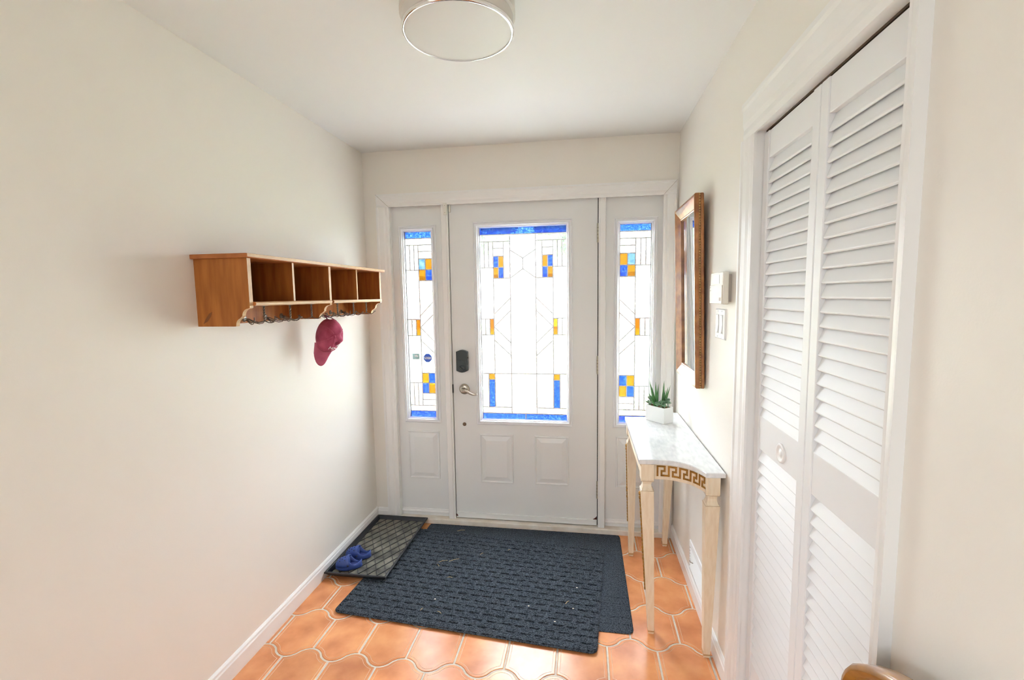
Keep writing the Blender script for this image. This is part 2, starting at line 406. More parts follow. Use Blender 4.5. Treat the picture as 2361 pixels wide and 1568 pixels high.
bm = nb(); casing(bm, 1.832, 1.832 + 0.072, 0, 2.052, 'r', FY(0))
struct('trim_2', bm, 'trim_white', 'white moulded door casing upright behind the console table', 'trim')
bm = nb(); casing(bm, 0.086, 1.904, 2.052, 2.13, 't', FY(0))
struct('trim_3', bm, 'trim_white', 'white moulded head casing across the front door and sidelights', 'trim')
for side, pts in (('l', ((0.086, 2.13), (0.168, 2.052))), ('r', ((1.904, 2.13), (1.832, 2.052)))):
    (xa, za), (xb, zb) = pts
    bm = nb(); tube(bm, [(xa, -0.0182, za), ((xa + xb) / 2, -0.0155, (za + zb) / 2), (xb, -0.0105, zb)], 0.0009, 5)
    o = obj('mitre_joint', bm, 'plastic_taupe', bpy.data.objects['trim_3'])
fr = thing('trim_4', 'white door frame with two mullion posts between door and sidelights', 'trim', (1.0, 0.05, 0), kind='structure')
obj('jamb', bx(0.150, 0.170, 0.0, 0.11, 0, 2.075), 'trim_white', fr)
obj('jamb', bx(1.835, 1.858, 0.0, 0.11, 0, 2.075), 'trim_white', fr)
obj('head_jamb', bx(0.150, 1.858, 0.0, 0.11, 2.066, 2.086), 'trim_white', fr)
for x0, x1 in ((0.500, 0.545), (1.465, 1.508)):
    bm = nb(); prism(bm, [(x0, 0.10), (x0, 0.006), (x0 + 0.004, -0.001), (x1 - 0.012, -0.001), (x1 - 0.010, 0.003), (x1 - 0.004, 0.003), (x1, 0.008), (x1, 0.10)] if x0 < 1 else
                     [(x0, 0.10), (x0, 0.008), (x0 + 0.004, 0.003), (x0 + 0.010, 0.003), (x0 + 0.012, -0.001), (x1 - 0.004, -0.001), (x1, 0.006), (x1, 0.10)],
                     lambda p, h: (p[0], p[1], h), 0.030, 2.068)
    obj('mullion_post', bm, 'trim_white', fr)
for g_ in ((0.5445, 0.5495, 0.03, 2.066), (1.4600, 1.4660, 0.03, 2.066), (0.5445, 1.466, 2.061, 2.0665), (0.5445, 1.466, 0.029, 0.0375)):
    obj('weatherstrip', bx(g_[0], g_[1], 0.034, 0.066, g_[2], g_[3]), 'gap_dark', fr)
sl = struct('trim_5', bx(0.150, 1.858, -0.022, 0.13, -0.02, 0.031), 'sill_white', 'worn white door sill along the floor', 'trim', bevel=0.004)

# ---- stained glass patterns
def slab_with_hole(bm, x0, x1, z0, z1, hx0, hx1, hz0, hz1, ya, yb):
    box(bm, x0, hx0, ya, yb, z0, z1); box(bm, hx1, x1, ya, yb, z0, z1)
    box(bm, hx0, hx1, ya, yb, z0, hz0); box(bm, hx0, hx1, ya, yb, hz1, z1)
def lite_frame(parent, x0, x1, z0, z1, y0, gx0, gx1, gz0, gz1):
    """raised moulding: x0.. outer, gx.. glass opening"""
    w = gx0 - x0
    prof = [(0, 0), (0.0, 0.005), (0.006, 0.009), (0.010, 0.006), (0.35 * w + 0.004, 0.005), (0.5 * w, 0.014), (0.62 * w, 0.015), (0.7 * w, 0.009), (0.86 * w, 0.006), (w, -0.006), (w, -0.016)]
    bm = nb(); rectring(bm, x0, x1, z0, z1, prof, FY(y0)); o = obj('lite_frame', bm, 'lite_frame_white', parent); return o
def raised_panel(parent, x0, x1, z0, z1, y0):
    bm = nb()
    rectring(bm, x0, x1, z0, z1, [(0, 0), (0.002, 0.007), (0.007, 0.0085), (0.012, 0.0012), (0.015, 0.001), (0.042, 0.0095), (0.044, 0.0096)], FY(y0), cap_last=True)
    return obj('raised_panel', bm, 'door_white', parent)
def build_lite(parent, polys, lines, gx0, gx1, gz0, gz1, yg):
    """polys: [(material, [(s,t)..])], lines: [((s,t),(s,t))]; s 0..1 left-right, t 0..1 top-down"""
    P = lambda s, t: (gx0 + s * (gx1 - gx0), gz1 - t * (gz1 - gz0))
    for m_, pl in polys:
        pts = [P(*q) for q in pl]
        cx = sum(p[0] for p in pts) / len(pts); cz = sum(p[1] for p in pts) / len(pts)
        q = []
        for p in pts:
            d = Vector((cx - p[0], cz - p[1])); q.append((p[0] + d.x / max(d.length, 1e-5) * 0.0004, p[1] + d.y / max(d.length, 1e-5) * 0.0004))
        bm = nb(); prism(bm, q, lambda p, h: (p[0], h, p[1]), yg, yg + 0.004); obj('pane', bm, m_, parent)
    bm = nb()
    for a, b in lines:
        A, B = P(*a), P(*b); d = Vector((B[0] - A[0], B[1] - A[1])).normalized(); nrm = Vector((-d.y, d.x)) * 0.0030
        d2 = d * 0.0012
        qs = [(A[0] - d2.x + nrm.x, A[1] - d2.y + nrm.y), (B[0] + d2.x + nrm.x, B[1] + d2.y + nrm.y), (B[0] + d2.x - nrm.x, B[1] + d2.y - nrm.y), (A[0] - d2.x - nrm.x, A[1] - d2.y - nrm.y)]
        e_ = 0.0 if a[0] == b[0] else (0.0003 if a[1] == b[1] else -0.0003)
        prism(bm, qs, lambda p, h: (p[0], h, p[1]), yg - 0.0016 - e_, yg + 0.0056 + e_)
    obj('leading', bm, 'lead_came', parent)
def rects(cells):  # (mat, s0, s1, t0, t1) -> polys and border lines
    return [(m_, [(a, c), (b, c), (b, d), (a, d)]) for m_, a, b, c, d in cells], \
           [l for m_, a, b, c, d in cells for l in (((a, c), (b, c)), ((a, d), (b, d)), ((a, c), (a, d)), ((b, c), (b, d)))]
FR, CL, BL, PB, AM = 'glass_frosted', 'glass_clear', 'glass_blue', 'glass_pale_blue', 'glass_amber'
def door_pattern():
    c = []
    X = [0, .155, .352, .648, .845, 1]
    c += [(BL, 0, 1, 0, .037), (BL, 0, .516, .966, 1), (BL, .516, 1, .966, 1)]
    polys, lines = [], []
    for mir in (0, 1):
        h = []
        h += [(CL, 0, .352, .037, .071)]
        for k in range(3): h += [(CL, .155 * k / 3, .155 * (k + 1) / 3, .071, .203)]
        h += [(FR, .155, .277, .071, .105), (FR, .155, .277, .105, .144)]
        h += [(BL, .155, .216, .144, .2015), (AM, .216, .277, .144, .2015), (AM, .155, .216, .2015, .258), (BL, .216, .277, .2015, .258)]
        h += [(CL, .277, .352, .071, .258), (FR, 0, .155, .203, .466), (CL, 0, .052, .466, .55), (CL, .052, .104, .466, .55), (AM, .104, .155, .466, .55)]
        h += [(FR, 0, .155, .55, .754), (CL, 0, .08, .754, .934), (AM, .08, .155, .754, .786), (BL, .08, .155, .786, .934)]
        h += [(CL, 0, .352, .934, .966), (FR, .155, .352, .754, .934)]
        p = [(FR, [(.155, .258), (.352, .258), (.352, .358), (.155, .444)]), (FR, [(.155, .444), (.352, .358), (.352, .423), (.155, .508)]),
             (FR, [(.155, .508), (.352, .423), (.352, .593)]), (FR, [(.155, .508), (.352, .593), (.352, .659), (.155, .577)]),
             (FR, [(.155, .577), (.352, .659), (.352, .754), (.155, .754)]), (FR, [(.352, .115), (.5, .157), (.5, .211), (.352, .258)])]
        a, b = rects(h); a += p
        b += [(pl[i], pl[(i + 1) % len(pl)]) for _, pl in p for i in range(len(pl))]
        if mir:
            a = [(m_, [(1 - s, t) for s, t in pl][::-1]) for m_, pl in a]; b = [((1 - s, t), (1 - s2, t2)) for (s, t), (s2, t2) in b]
        polys += a; lines += b
    mid = [(FR, [(.352, .037), (.648, .037), (.648, .115), (.5, .157), (.352, .115)]), (FR, [(.352, .258), (.5, .211), (.648, .258), (.648, .754), (.352, .754)])]
    a, b = rects(c + [(FR, .352, .648, .754, .966)])
    polys += a + mid; lines += b
    return polys, dedupe(lines)
def dedupe(lines):
    """merge overlapping horizontal / vertical runs so that no two cames coincide"""
    runs, out, seen = {}, [], set()
    for a, b in lines:
        if abs(a[0] - b[0]) < 1e-6: runs.setdefault(('v', round(a[0], 3)), []).append(tuple(sorted((a[1], b[1]))))
        elif abs(a[1] - b[1]) < 1e-6: runs.setdefault(('h', round(a[1], 3)), []).append(tuple(sorted((a[0], b[0]))))
        else:
            k = tuple(sorted((tuple(round(x, 3) for x in a), tuple(round(x, 3) for x in b))))
            if k not in seen: seen.add(k); out.append((a, b))
    for (ax_, c), iv in runs.items():
        iv.sort(); cur = list(iv[0]); acc = []
        for lo, hi in iv[1:]:
            if lo <= cur[1] + 1e-3: cur[1] = max(cur[1], hi)
            else: acc.append(cur); cur = [lo, hi]
        acc.append(cur)
        for lo, hi in acc: out.append(((c, lo), (c, hi)) if ax_ == 'v' else ((lo, c), (hi, c)))
    return out
def side_pattern(mir):
    v = .49
    h = [(BL, 0, 1, 0, .036), (CL, 0, 1, .036, .07)]
    for k in range(3): h += [(CL, v * k / 3, v * (k + 1) / 3, .07, .202)]
    w = (1 - v) / 2
    h += [(FR, v, 1, .07, .104), (FR, v, 1, .104, .142)]
    h += [(PB, v, v + w, .142, .2), (AM, v + w, 1, .142, .2), (AM, v, v + w, .2, .258), (BL, v + w, 1, .2, .258)]
    h += [(FR, 0, v, .202, .465), (CL, 0, v / 3, .465, .552), (CL, v / 3, 2 * v / 3, .465, .552), (AM, 2 * v / 3, v, .465, .552), (FR, 0, v, .552, .811)]
    h += [(AM if not mir else AM, v, v + w, .756, .811), (BL, v + w, 1, .756, .811), (BL, v, v + w, .811, .868), (AM, v + w, 1, .811, .868)]
    for k in range(3): h += [(CL, v * k / 3, v * (k + 1) / 3, .811, .935)]
    h += [(FR, v, 1, .868, .903), (FR, v, 1, .903, .935), (CL, 0, 1, .935, .965), (BL, 0, 1, .965, 1)]
    p = [(FR, [(v, .258), (1, .258), (1, .37), (v, .446)]), (FR, [(v, .446), (1, .37), (1, .437), (v, .508)]), (FR, [(v, .508), (1, .437), (1, .584)]),
         (FR, [(v, .508), (1, .584), (1, .649), (v, .578)]), (FR, [(v, .578), (1, .649), (1, .756), (v, .756)])]
    a, b = rects(h); a += p; b += [(pl[i], pl[(i + 1) % len(pl)]) for _, pl in p for i in range(len(pl))]
    if mir: a = [(m_, [(1 - s, t) for s, t in pl][::-1]) for m_, pl in a]; b = [((1 - s, t), (1 - s2, t2)) for (s, t), (s2, t2) in b]
    return a, dedupe(b)

# ---- front door
GZ0, GZ1 = 0.700, 1.908
door = thing('door_1', 'white front door with large stained glass light and two raised panels', 'door', (1.005, 0.04, 0.034), kind='structure')
DX0, DX1, DZ0, DZ1 = 0.5485, 1.4605, 0.036, 2.0625
gx0, gx1 = 0.738, 1.276
bm = nb(); slab_with_hole(bm, DX0, DX1, DZ0, DZ1, gx0, gx1, GZ0, GZ1, 0.020, 0.064)
obj('slab', bm, 'door_white', door)
lite_frame(door, 0.700, 1.312, 0.667, 1.943, 0.020, gx0, gx1, GZ0, GZ1)
polys, lines = door_pattern(); build_lite(door, polys, lines, gx0, gx1, GZ0, GZ1, 0.034)
raised_panel(door, 0.715, 0.934, 0.281, 0.606, 0.0199); raised_panel(door, 1.070, 1.286, 0.285, 0.604, 0.0199)
obj('sweep', bx(DX0 + 0.002, DX1 - 0.002, 0.013, 0.020, 0.037, 0.074), 'door_white', door, bevel=0.002)
for z in (1.852, 1.059, 0.270):
    h = obj('hinge', lathe(nb(), [(0.0005, -0.056), (0.0055, -0.056), (0.0065, -0.052), (0.0065, 0.052), (0.0055, 0.056), (0.0005, 0.056)], (1.4625, 0.0135, z), 12), 'hinge_metal', door, smooth=False)
    for k in (-0.03, -0.01, 0.01, 0.03):
        obj('knuckle_groove', lathe(nb(), [(0.006, -0.0007), (0.00685, -0.0007), (0.00685, 0.0007), (0.006, 0.0007)], (1.4625, 0.0135, z + k), 12), 'dark_groove', h)
# smart deadbolt
bm = nb()
hx, zz0, zz1 = 0.0365, 1.008, 1.148; cx_ = 0.6155
prism(bm, [(cx_ - hx, zz0 + 0.010), (cx_ - hx * 0.4, zz0 + 0.001), (cx_, zz0 - 0.001), (cx_ + hx * 0.4, zz0 + 0.001), (cx_ + hx, zz0 + 0.010), (cx_ + hx, zz1 - 0.008), (cx_ + hx * 0.4, zz1), (cx_, zz1 + 0.002), (cx_ - hx * 0.4, zz1), (cx_ - hx, zz1 - 0.008)],
      lambda p, h: (p[0], h, p[1]), 0.020, -0.012)
lk = obj('deadbolt_lock', bm, 'lock_dark', door, bevel=0.003); lk['label'] = 'dark electronic deadbolt with thumb turn'
bm = nb(); prism(bm, [(cx_ - 0.031, zz0 + 0.014), (cx_, zz0 + 0.005), (cx_ + 0.025, zz0 + 0.014), (cx_ + 0.025, zz0 + 0.076), (cx_, zz0 + 0.079), (cx_ - 0.031, zz0 + 0.076)], lambda p, h: (p[0], h, p[1]), -0.010, -0.0136); obj('lower_cover', bm, 'lock_lower', lk)
obj('turn_ring', lathe(nb(), [(0.012, -0.013), (0.019, -0.013), (0.019, -0.017), (0.016, -0.018), (0.012, -0.018)], (cx_, 0, zz0 + 0.026), 24, 'y'), 'lock_dark', lk, smooth=False)
bm = nb(); prism(bm, [(-0.017, -0.004), (0.017, -0.004), (0.017, 0.004), (-0.017, 0.004)], lambda p, h: (cx_ + p[0] * 0.72 + p[1] * 0.7, h, zz0 + 0.026 - p[0] * 0.7 + p[1] * 0.72), -0.012, -0.026); obj('thumb_turn', bm, 'lock_lower', lk, bevel=0.002)
bm = nb(); box(bm, cx_ + hx, cx_ + hx + 0.004, -0.002, 0.006, 1.098, 1.104); obj('side_button', bm, 'lock_dark', lk)
# lever handle
LX, LZ = 0.6215, 0.896
lv = obj('lever_handle', lathe(nb(), [(0.0335, 0.020), (0.0335, 0.014), (0.031, 0.009), (0.024, 0.005), (0.012, 0.004), (0.012, -0.028), (0.010, -0.032), (0.0005, -0.032)], (LX, 0, LZ), 32, 'y'), 'nickel', door); smooth_angle(lv); lv['label'] = 'brushed nickel lever handle'
bm = nb(); tube(bm, [(LX - 0.004, -0.026, LZ + 0.002), (LX + 0.012, -0.030, LZ + 0.0015), (LX + 0.030, -0.030, LZ - 0.006), (LX + 0.048, -0.029, LZ - 0.018), (LX + 0.066, -0.028, LZ - 0.026), (LX + 0.082, -0.028, LZ - 0.027), (LX + 0.094, -0.029, LZ - 0.022)],
                [0.009, 0.0095, 0.0085, 0.0075, 0.0065, 0.005, 0.003], 10); smooth_angle(obj('lever', bm, 'nickel', lv))
obj('keyhole', lathe(nb(), [(0.0005, 0.0050), (0.0035, 0.0050), (0.0035, 0.0075), (0.0005, 0.0078)], (LX + 0.001, 0, LZ + 0.021), 12, 'y'), 'gap_dark', lv)
obj('hole_plug', lathe(nb(), [(0.012, 0.020), (0.012, 0.018), (0.010, 0.0165), (0.0005, 0.016)], (0.6165, 0, 0.665), 20, 'y'), 'plug_bronze', door)
obj('latch_plate', bx(0.5452, 0.5492, 0.008, 0.0195, 0.872, 0.925), 'gap_dark', door)
bm = nb()
prism(bm, [(1.4595, 0.072), (1.4595, 0.096), (1.455, 0.090), (1.450, 0.084), (1.444, 0.080), (1.437, 0.076), (1.436, 0.072)], lambda p, h: (p[0], h, p[1]), 0.0196, 0.0185); obj('rust_patch', bm, 'rust', door)
bm = nb(); prism(bm, [(0.5495, 0.046), (0.5495, 0.064), (0.556, 0.056), (0.561, 0.047)], lambda p, h: (p[0], h, p[1]), 0.0128, 0.0118); obj('rust_patch', bm, 'rust', door)

# ---- sidelights
def sidelight(name, x0, x1, gx0, gx1, mir, label):
    t = thing(name, label, 'window', ((x0 + x1) / 2, 0.04, 0.03), kind='structure')
    bm = nb(); slab_with_hole(bm, x0, x1, 0.031, 2.066, gx0, gx1, GZ0, GZ1 - 0.006, 0.030, 0.07); obj('panel', bm, 'door_white', t)
    lite_frame(t, gx0 - 0.036, gx1 + 0.036, GZ0 - 0.033, GZ1 + 0.029, 0.030, gx0, gx1, GZ0, GZ1 - 0.006)
    a, b = side_pattern(mir); build_lite(t, a, b, gx0, gx1, GZ0, GZ1 - 0.006, 0.044)
    m_ = (gx0 + gx1) / 2; raised_panel(t, m_ - 0.107, m_ + 0.107, 0.286, 0.611, 0.0299)
    bm = nb(); prism(bm, [(0.030, 0.052), (0.020, 0.054), (0.016, 0.060), (0.018, 0.067), (0.024, 0.070), (0.024, 0.076), (0.030, 0.078)], lambda p, h: (h, p[0], p[1]), x0 + 0.001, x1 - 0.001); obj('bottom_bead', bm, 'trim_white', t)
    return t
s1 = sidelight('window_1', 0.170, 0.500, 0.247, 0.423, False, 'narrow stained glass sidelight above the boot tray, with two stickers')
s2 = sidelight('window_2', 1.508, 1.835, 1.591, 1.772, True, 'narrow stained glass sidelight behind the console table')
# stickers on the first sidelight
oc = [(0.374 + 0.0295 * math.cos(PI / 8 + k * PI / 4), 1.092 + 0.0295 * math.sin(PI / 8 + k * PI / 4)) for k in range(8)]
bm = nb(); prism(bm, oc, lambda p, h: (p[0], h, p[1]), 0.0430, 0.0438)
st = obj('octagon_sticker', bm, 'sticker_blue', s1); st['label'] = 'blue octagonal security sticker with white letters'
bm = nb(); prism(bm, [(0.3525, 1.084), (0.3955, 1.084), (0.3955, 1.100), (0.3525, 1.100)], lambda p, h: (p[0], h, p[1]), 0.0424, 0.0430); obj('letter_band', bm, 'sticker_white', st)
bm = text_bm('ADT', 0.021, 0.0006, lambda x, y, z: (0.374 + x, 0.0423 - z, 1.0925 + y)); obj('lettering', bm, 'sticker_blue', st)
bm = nb(); prism(bm, [(0.271, 1.082), (0.318, 1.082), (0.318, 1.121), (0.271, 1.121)], lambda p, h: (p[0], h, p[1]), 0.0430, 0.0438)
st = obj('rectangular_sticker', bm, 'sticker_pale', s1); st['label'] = 'faded pale blue rectangular sticker'
bm = nb(); prism(bm, [(0.283, 1.108), (0.300, 1.113), (0.312, 1.104), (0.308, 1.098), (0.288, 1.100)], lambda p, h: (p[0], h, p[1]), 0.0424, 0.0430); obj('sticker_motif', bm, 'sticker_white', st)
# contact sensor at the top of the door
t = thing('contact_sensor', 'small white door alarm sensor at the top corner of the front door', 'sensor', (0.536, 0, 1.99))
obj('body', bx(0.523, 0.5445, -0.016, -0.001, 1.990, 2.062), 'sensor_white', t, bevel=0.002)
obj('magnet', bx(0.551, 0.562, 0.008, 0.0195, 2.008, 2.050), 'sensor_white', t, bevel=0.002)
for z in (2.003, 2.046): obj('screw', lathe(nb(), [(0.0022, -0.016), (0.0022, -0.0168), (0.0004, -0.017)], (0.534, 0, z), 10, 'y'), 'plastic_taupe', t)

# ---- closet: casing, jamb, two louvered leaves
CIN = -1.941
bm = nb(); casing(bm, CY0 - 0.006, -1.130, 0, 1.985, 'r', FX(W)); struct('trim_6', bm, 'trim_white', 'white closet casing upright next to the light switch', 'trim')
bm = nb(); casing(bm, -1.981, -1.938, 0, 1.985, 'l', FX(W), 0.022); struct('trim_7', bm, 'trim_white', 'white closet casing upright on the near side', 'trim')
bm = nb(); casing(bm, -1.981, -1.130, 1.985, 2.103, 't', FX(W)); struct('trim_8', bm, 'trim_white', 'wide white head casing above the closet doors', 'trim')
cj = thing('trim_9', 'white closet jamb around the louvered doors', 'trim', (W, -1.58, 0), kind='structure')
obj('jamb', bx(W - 0.006, W + 0.12, CY0 - 0.002, CY0 + 0.02, 0, 2.0), 'trim_white', cj)
obj('jamb', bx(W - 0.006, W + 0.12, CY1 - 0.02, CY1 + 0.001, 0, 2.0), 'trim_white', cj)
obj('head_jamb', bx(W - 0.006, W + 0.12, CY1, CY0, 1.990, 2.012), 'trim_white', cj)
obj('door_track', bx(W + 0.028, W + 0.055, CY1 + 0.003, CY0 - 0.003, 1.9845, 1.9905), 'dark_groove', cj)
bm = nb(); box(bm, W + 0.70, W + 0.75, -2.2, -0.9, -0.02, H); box(bm, W + 0.12, W + 0.75, -0.95, -0.9, -0.02, H); box(bm, W + 0.12, W + 0.75, -2.2, -2.15, -0.02, H)
struct('wall_closet', bm, 'wall_paint', 'plain inner walls of the closet behind the louvered doors', 'wall')
struct('ceiling_closet', bx(W + 0.12, W + 0.75, -2.2, -0.9, H, H + 0.1), 'ceiling_paint', 'plain ceiling inside the closet', 'ceiling')
XD = W + 0.022
def slat_bm(y0, y1):
    # thin board leaning: lower edge forward (towards the room)
    bm = nb(); a = math.radians(20); L, T = 0.050, 0.0065
    c, s_ = math.cos(a), math.sin(a)
    def q(p, h):
        u_, v_ = p; return (u_ * s_ + v_ * c, h, u_ * c - v_ * s_)
    prism(bm, [(-L / 2, -T / 2), (-L / 2 + 0.002, -T / 2 - 0.0008), (L / 2, -T / 2), (L / 2, T / 2), (-L / 2, T / 2), (-L / 2 - 0.0015, 0)], q, y0, y1); return bm
def leaf(name, y0, y1, label):
    """y0 > y1; stile, rails, louvre slats"""
    t = thing(name, label, 'door', (XD + 0.014, (y0 + y1) / 2, 0.012), kind='structure')
    SW = 0.037; x0, x1 = XD, XD + 0.028
    obj('stile', bx(x0, x1, y0 - SW, y0, 0.012, 1.980), 'louver_white', t, bevel=0.0025)
    obj('stile', bx(x0, x1, y1, y1 + SW, 0.012, 1.980), 'louver_white', t, bevel=0.0025)
    ya, yb = y1 + SW, y0 - SW
    for z0, z1 in ((1.897, 1.979), (0.985, 1.094), (0.013, 0.246)):
        obj('rail', bx(x0 + 0.003, x1 - 0.003, ya, yb, z0, z1), 'louver_white', t, bevel=0.0015)
    sm = None; p = 0.0355
    for z0, z1 in ((1.094, 1.897), (0.246, 0.985)):
        n = int(round((z1 - z0) / p)); q = (z1 - z0) / n
        for k in range(n):
            z = z0 + q * (k + 0.5)
            if sm is None:
                o = obj('slat', slat_bm(ya + 0.0005 - (ya + yb) / 2, yb - 0.0005 - (ya + yb) / 2), 'louver_white'); sm = o.data
            else:
                o = bpy.data.objects.new('slat', sm); C.objects.link(o)
            o.location = (x0 + 0.0145, (ya + yb) / 2, z); attach(o, t)
    return t
CM = (CY0 + CY1) / 2
l1 = leaf('door_2', CY0 - 0.005, CM + 0.0015, 'white louvered bifold closet leaf with the round finger pull')
l2 = leaf('door_3', CM - 0.0015, CY1 + 0.004, 'white louvered bifold closet leaf nearest the camera, without a pull')
pl = obj('finger_pull', lathe(nb(), [(0.028, 0.003), (0.028, -0.001), (0.0255, -0.003), (0.021, -0.0025), (0.017, 0.001), (0.011, 0.001), (0.009, -0.0012), (0.0005, -0.0015)], (XD, -1.438, 1.027), 28, 'x'), 'trim_white', l1); smooth_angle(pl, 50)

# ================================================================== THINGS
# ---- ceiling light
LCX, LCY = 0.995, -1.352
t = thing('ceiling_light', 'round flush ceiling light with chrome rim and pale diffuser, switched off', 'light', (LCX, LCY, H))
smooth_angle(obj('canopy', lathe(nb(), [(0.168, H), (0.176, H - 0.004), (0.178, H - 0.045), (0.170, H - 0.050)], (LCX, LCY, 0), 64), 'lamp_pan', t), 30)
smooth_angle(obj('drum', lathe(nb(), [(0.160, H - 0.049), (0.171, H - 0.051), (0.1705, H - 0.082), (0.160, H - 0.084)], (LCX, LCY, 0), 64), 'lamp_pan', t), 30)
smooth_angle(obj('chrome_rim', lathe(nb(), [(0.158, H - 0.083), (0.1715, H - 0.0835), (0.1735, H - 0.087), (0.1725, H - 0.093), (0.168, H - 0.0955), (0.164, H - 0.0945), (0.163, H - 0.090)], (LCX, LCY, 0), 64), 'chrome', t), 60)
smooth_angle(obj('diffuser', lathe(nb(), [(0.1635, H - 0.089), (0.1635, H - 0.0925), (0.120, H - 0.0955), (0.06, H - 0.0975), (0.0005, H - 0.098)], (LCX, LCY, 0), 64), 'diffuser', t), 60)

# ---- pine wall shelf with hooks
sh = thing('wall_shelf', 'pine wall shelf with four open cubbies and dark wire coat hooks', 'shelf', (0.0, -0.80, 1.392))
SD = 0.212
bm = nb(); prism(bm, [(0.0, 1.634), (0.222, 1.634), (0.2265, 1.638), (0.2265, 1.646), (0.222, 1.650), (0.0, 1.650)], lambda p, h: (p[0], h, p[1]), -1.366, -0.235)
o = obj('top_board', bm, 'pine_top', sh, bevel=0.002)
def bracket_outline(xf):
    pts = [(0.0, 1.634), (xf, 1.634), (xf, 1.459)]
    # cyma: concave scoop, small step, concave scoop
    for k in range(7): a = PI / 2 * k / 6; pts.append((xf - 0.006 - 0.026 * math.sin(a), 1.4565 - 0.026 * (1 - math.cos(a))))
    pts.append((xf - 0.037, 1.426))
    for k in range(1, 7): a = PI / 2 * k / 6; pts.append((xf - 0.037 - 0.024 * math.sin(a) * 0.9, 1.422 - 0.024 * (1 - math.cos(a))))
    pts += [(0.152, 1.393), (0.0, 1.393)]
    return pts
def upright(name, y0, y1, outline):
    o = obj(name, prism(nb(), outline, lambda p, h: (p[0], h, p[1]), y0, y1), 'pine', sh, mats=['pine_edge'])
    for p in o.data.polygons:
        if p.normal.x > 0.25 or (p.normal.z < -0.3 and p.center.x > 0.1): p.material_index = 1
    return o
upright('side_panel', -1.350, -1.332, bracket_outline(SD)); upright('center_panel', -0.822, -0.805, bracket_outline(SD)); upright('side_panel', -0.283, -0.266, bracket_outline(SD))
for y in (-1.083, -0.545): upright('divider', y - 0.006, y + 0.006, [(0.012, 1.634), (SD - 0.004, 1.634), (SD - 0.004, 1.480), (0.012, 1.480)])
obj('back_panel', bx(0.0, 0.012, -1.332, -0.283, 1.393, 1.634), 'pine', sh)
for y0, y1 in ((-1.332, -0.822), (-0.805, -0.283)):
    pr = [(0.012, 1.465)] + [(SD + 0.004 + 0.008 * math.sin(a), 1.4725 - 0.0075 * math.cos(a)) for a in [PI * k / 8 for k in range(9)]] + [(0.012, 1.480)]
    o = obj('shelf_board', prism(nb(), pr, lambda p, h: (p[0], h, p[1]), y0, y1), 'pine_top', sh, mats=['pine_edge'])
    for p in o.data.polygons:
        if p.center.x > SD: p.material_index = 1
bm = nb(); box(bm, 0.2268, 0.2272, -1.36, -0.24, 1.637, 1.648); obj('top_edge', bx(0.2262, 0.2272, -1.364, -0.237, 1.6375, 1.6485), 'pine_edge', sh); bm.free()
for y, z, s_ in ((-1.135, 1.515, 0.012), (-0.90, 1.54, 0.014), (-0.87, 1.50, 0.010), (-0.46, 1.53, 0.010), (-0.98, 1.60, 0.008)):
    obj('knot', lathe(nb(), [(s_ * 1.0, 0.0119), (s_ * 0.8, 0.0124), (0.0005, 0.0126)], (0, y, z), 14, 'x'), 'knot', sh)
bm = nb(); prism(bm, [(0.022, 1.402), (0.040, 1.412), (0.055, 1.430), (0.060, 1.446), (0.048, 1.440), (0.032, 1.420)], lambda p, h: (p[0], h, p[1]), -1.3499, -1.3503); obj('grain_mark', bm, 'pine_dark', sh)
def twist(bm, x, y, z0, z1):
    for ph in (0, PI):
        tube(bm, [(x + 0.0022 * math.cos(ph + k * 0.75), y + 0.0022 * math.sin(ph + k * 0.75), z0 + (z1 - z0) * k / 24) for k in range(25)], 0.0022, 6)
def under_hook(x, y):
    bm = nb(); twist(bm, x, y, 1.404, 1.464)
    h = obj('coat_hook', bm, 'hook_metal', sh, smooth=True)
    obj('base_plate', lathe(nb(), [(0.013, 1.4648), (0.013, 1.463), (0.0005, 1.4622)], (x, y, 0), 16), 'hook_metal', h)
    for sg in (-1, 1):
        bm = nb(); pts = [(x, y, 1.406)] + [(x + sg * d, y - 0.012 * (d / 0.06), z) for d, z in ((0.010, 1.402), (0.020, 1.399), (0.032, 1.3985), (0.042, 1.402), (0.052, 1.409), (0.060, 1.414))]
        tube(bm, pts, [0.002, 0.002, 0.002, 0.002, 0.002, 0.0022, 0.0032], 6); obj('prong', bm, 'hook_metal', h, smooth=True)
    return h
def back_hook(y):
    h = obj('coat_hook', lathe(nb(), [(0.013, 0.0125), (0.013, 0.014), (0.009, 0.017), (0.0005, 0.018)], (0, y, 1.411), 16, 'x'), 'hook_metal', sh, smooth=False)
    for sg in (-1, 1):
        for dz in (0, -0.006):
            bm = nb(); tube(bm, [(0.014, y, 1.411 + dz)] + [(0.016 + a, y + sg * b, 1.411 + c + dz) for a, b, c in ((0.014, 0.006, -0.002), (0.030, 0.014, -0.012), (0.045, 0.022, -0.017), (0.058, 0.028, -0.014), (0.066, 0.032, -0.004), (0.068, 0.033, 0.006))], 0.0018, 6)
            obj('prong', bm, 'hook_metal', h, smooth=True)
    return h
for y in (-1.215, -1.055, -0.90, -0.675, -0.513, -0.365): under_hook(0.165, y)
for y in (-1.133, -1.008, -0.898, -0.600, -0.480, -0.364): back_hook(y)

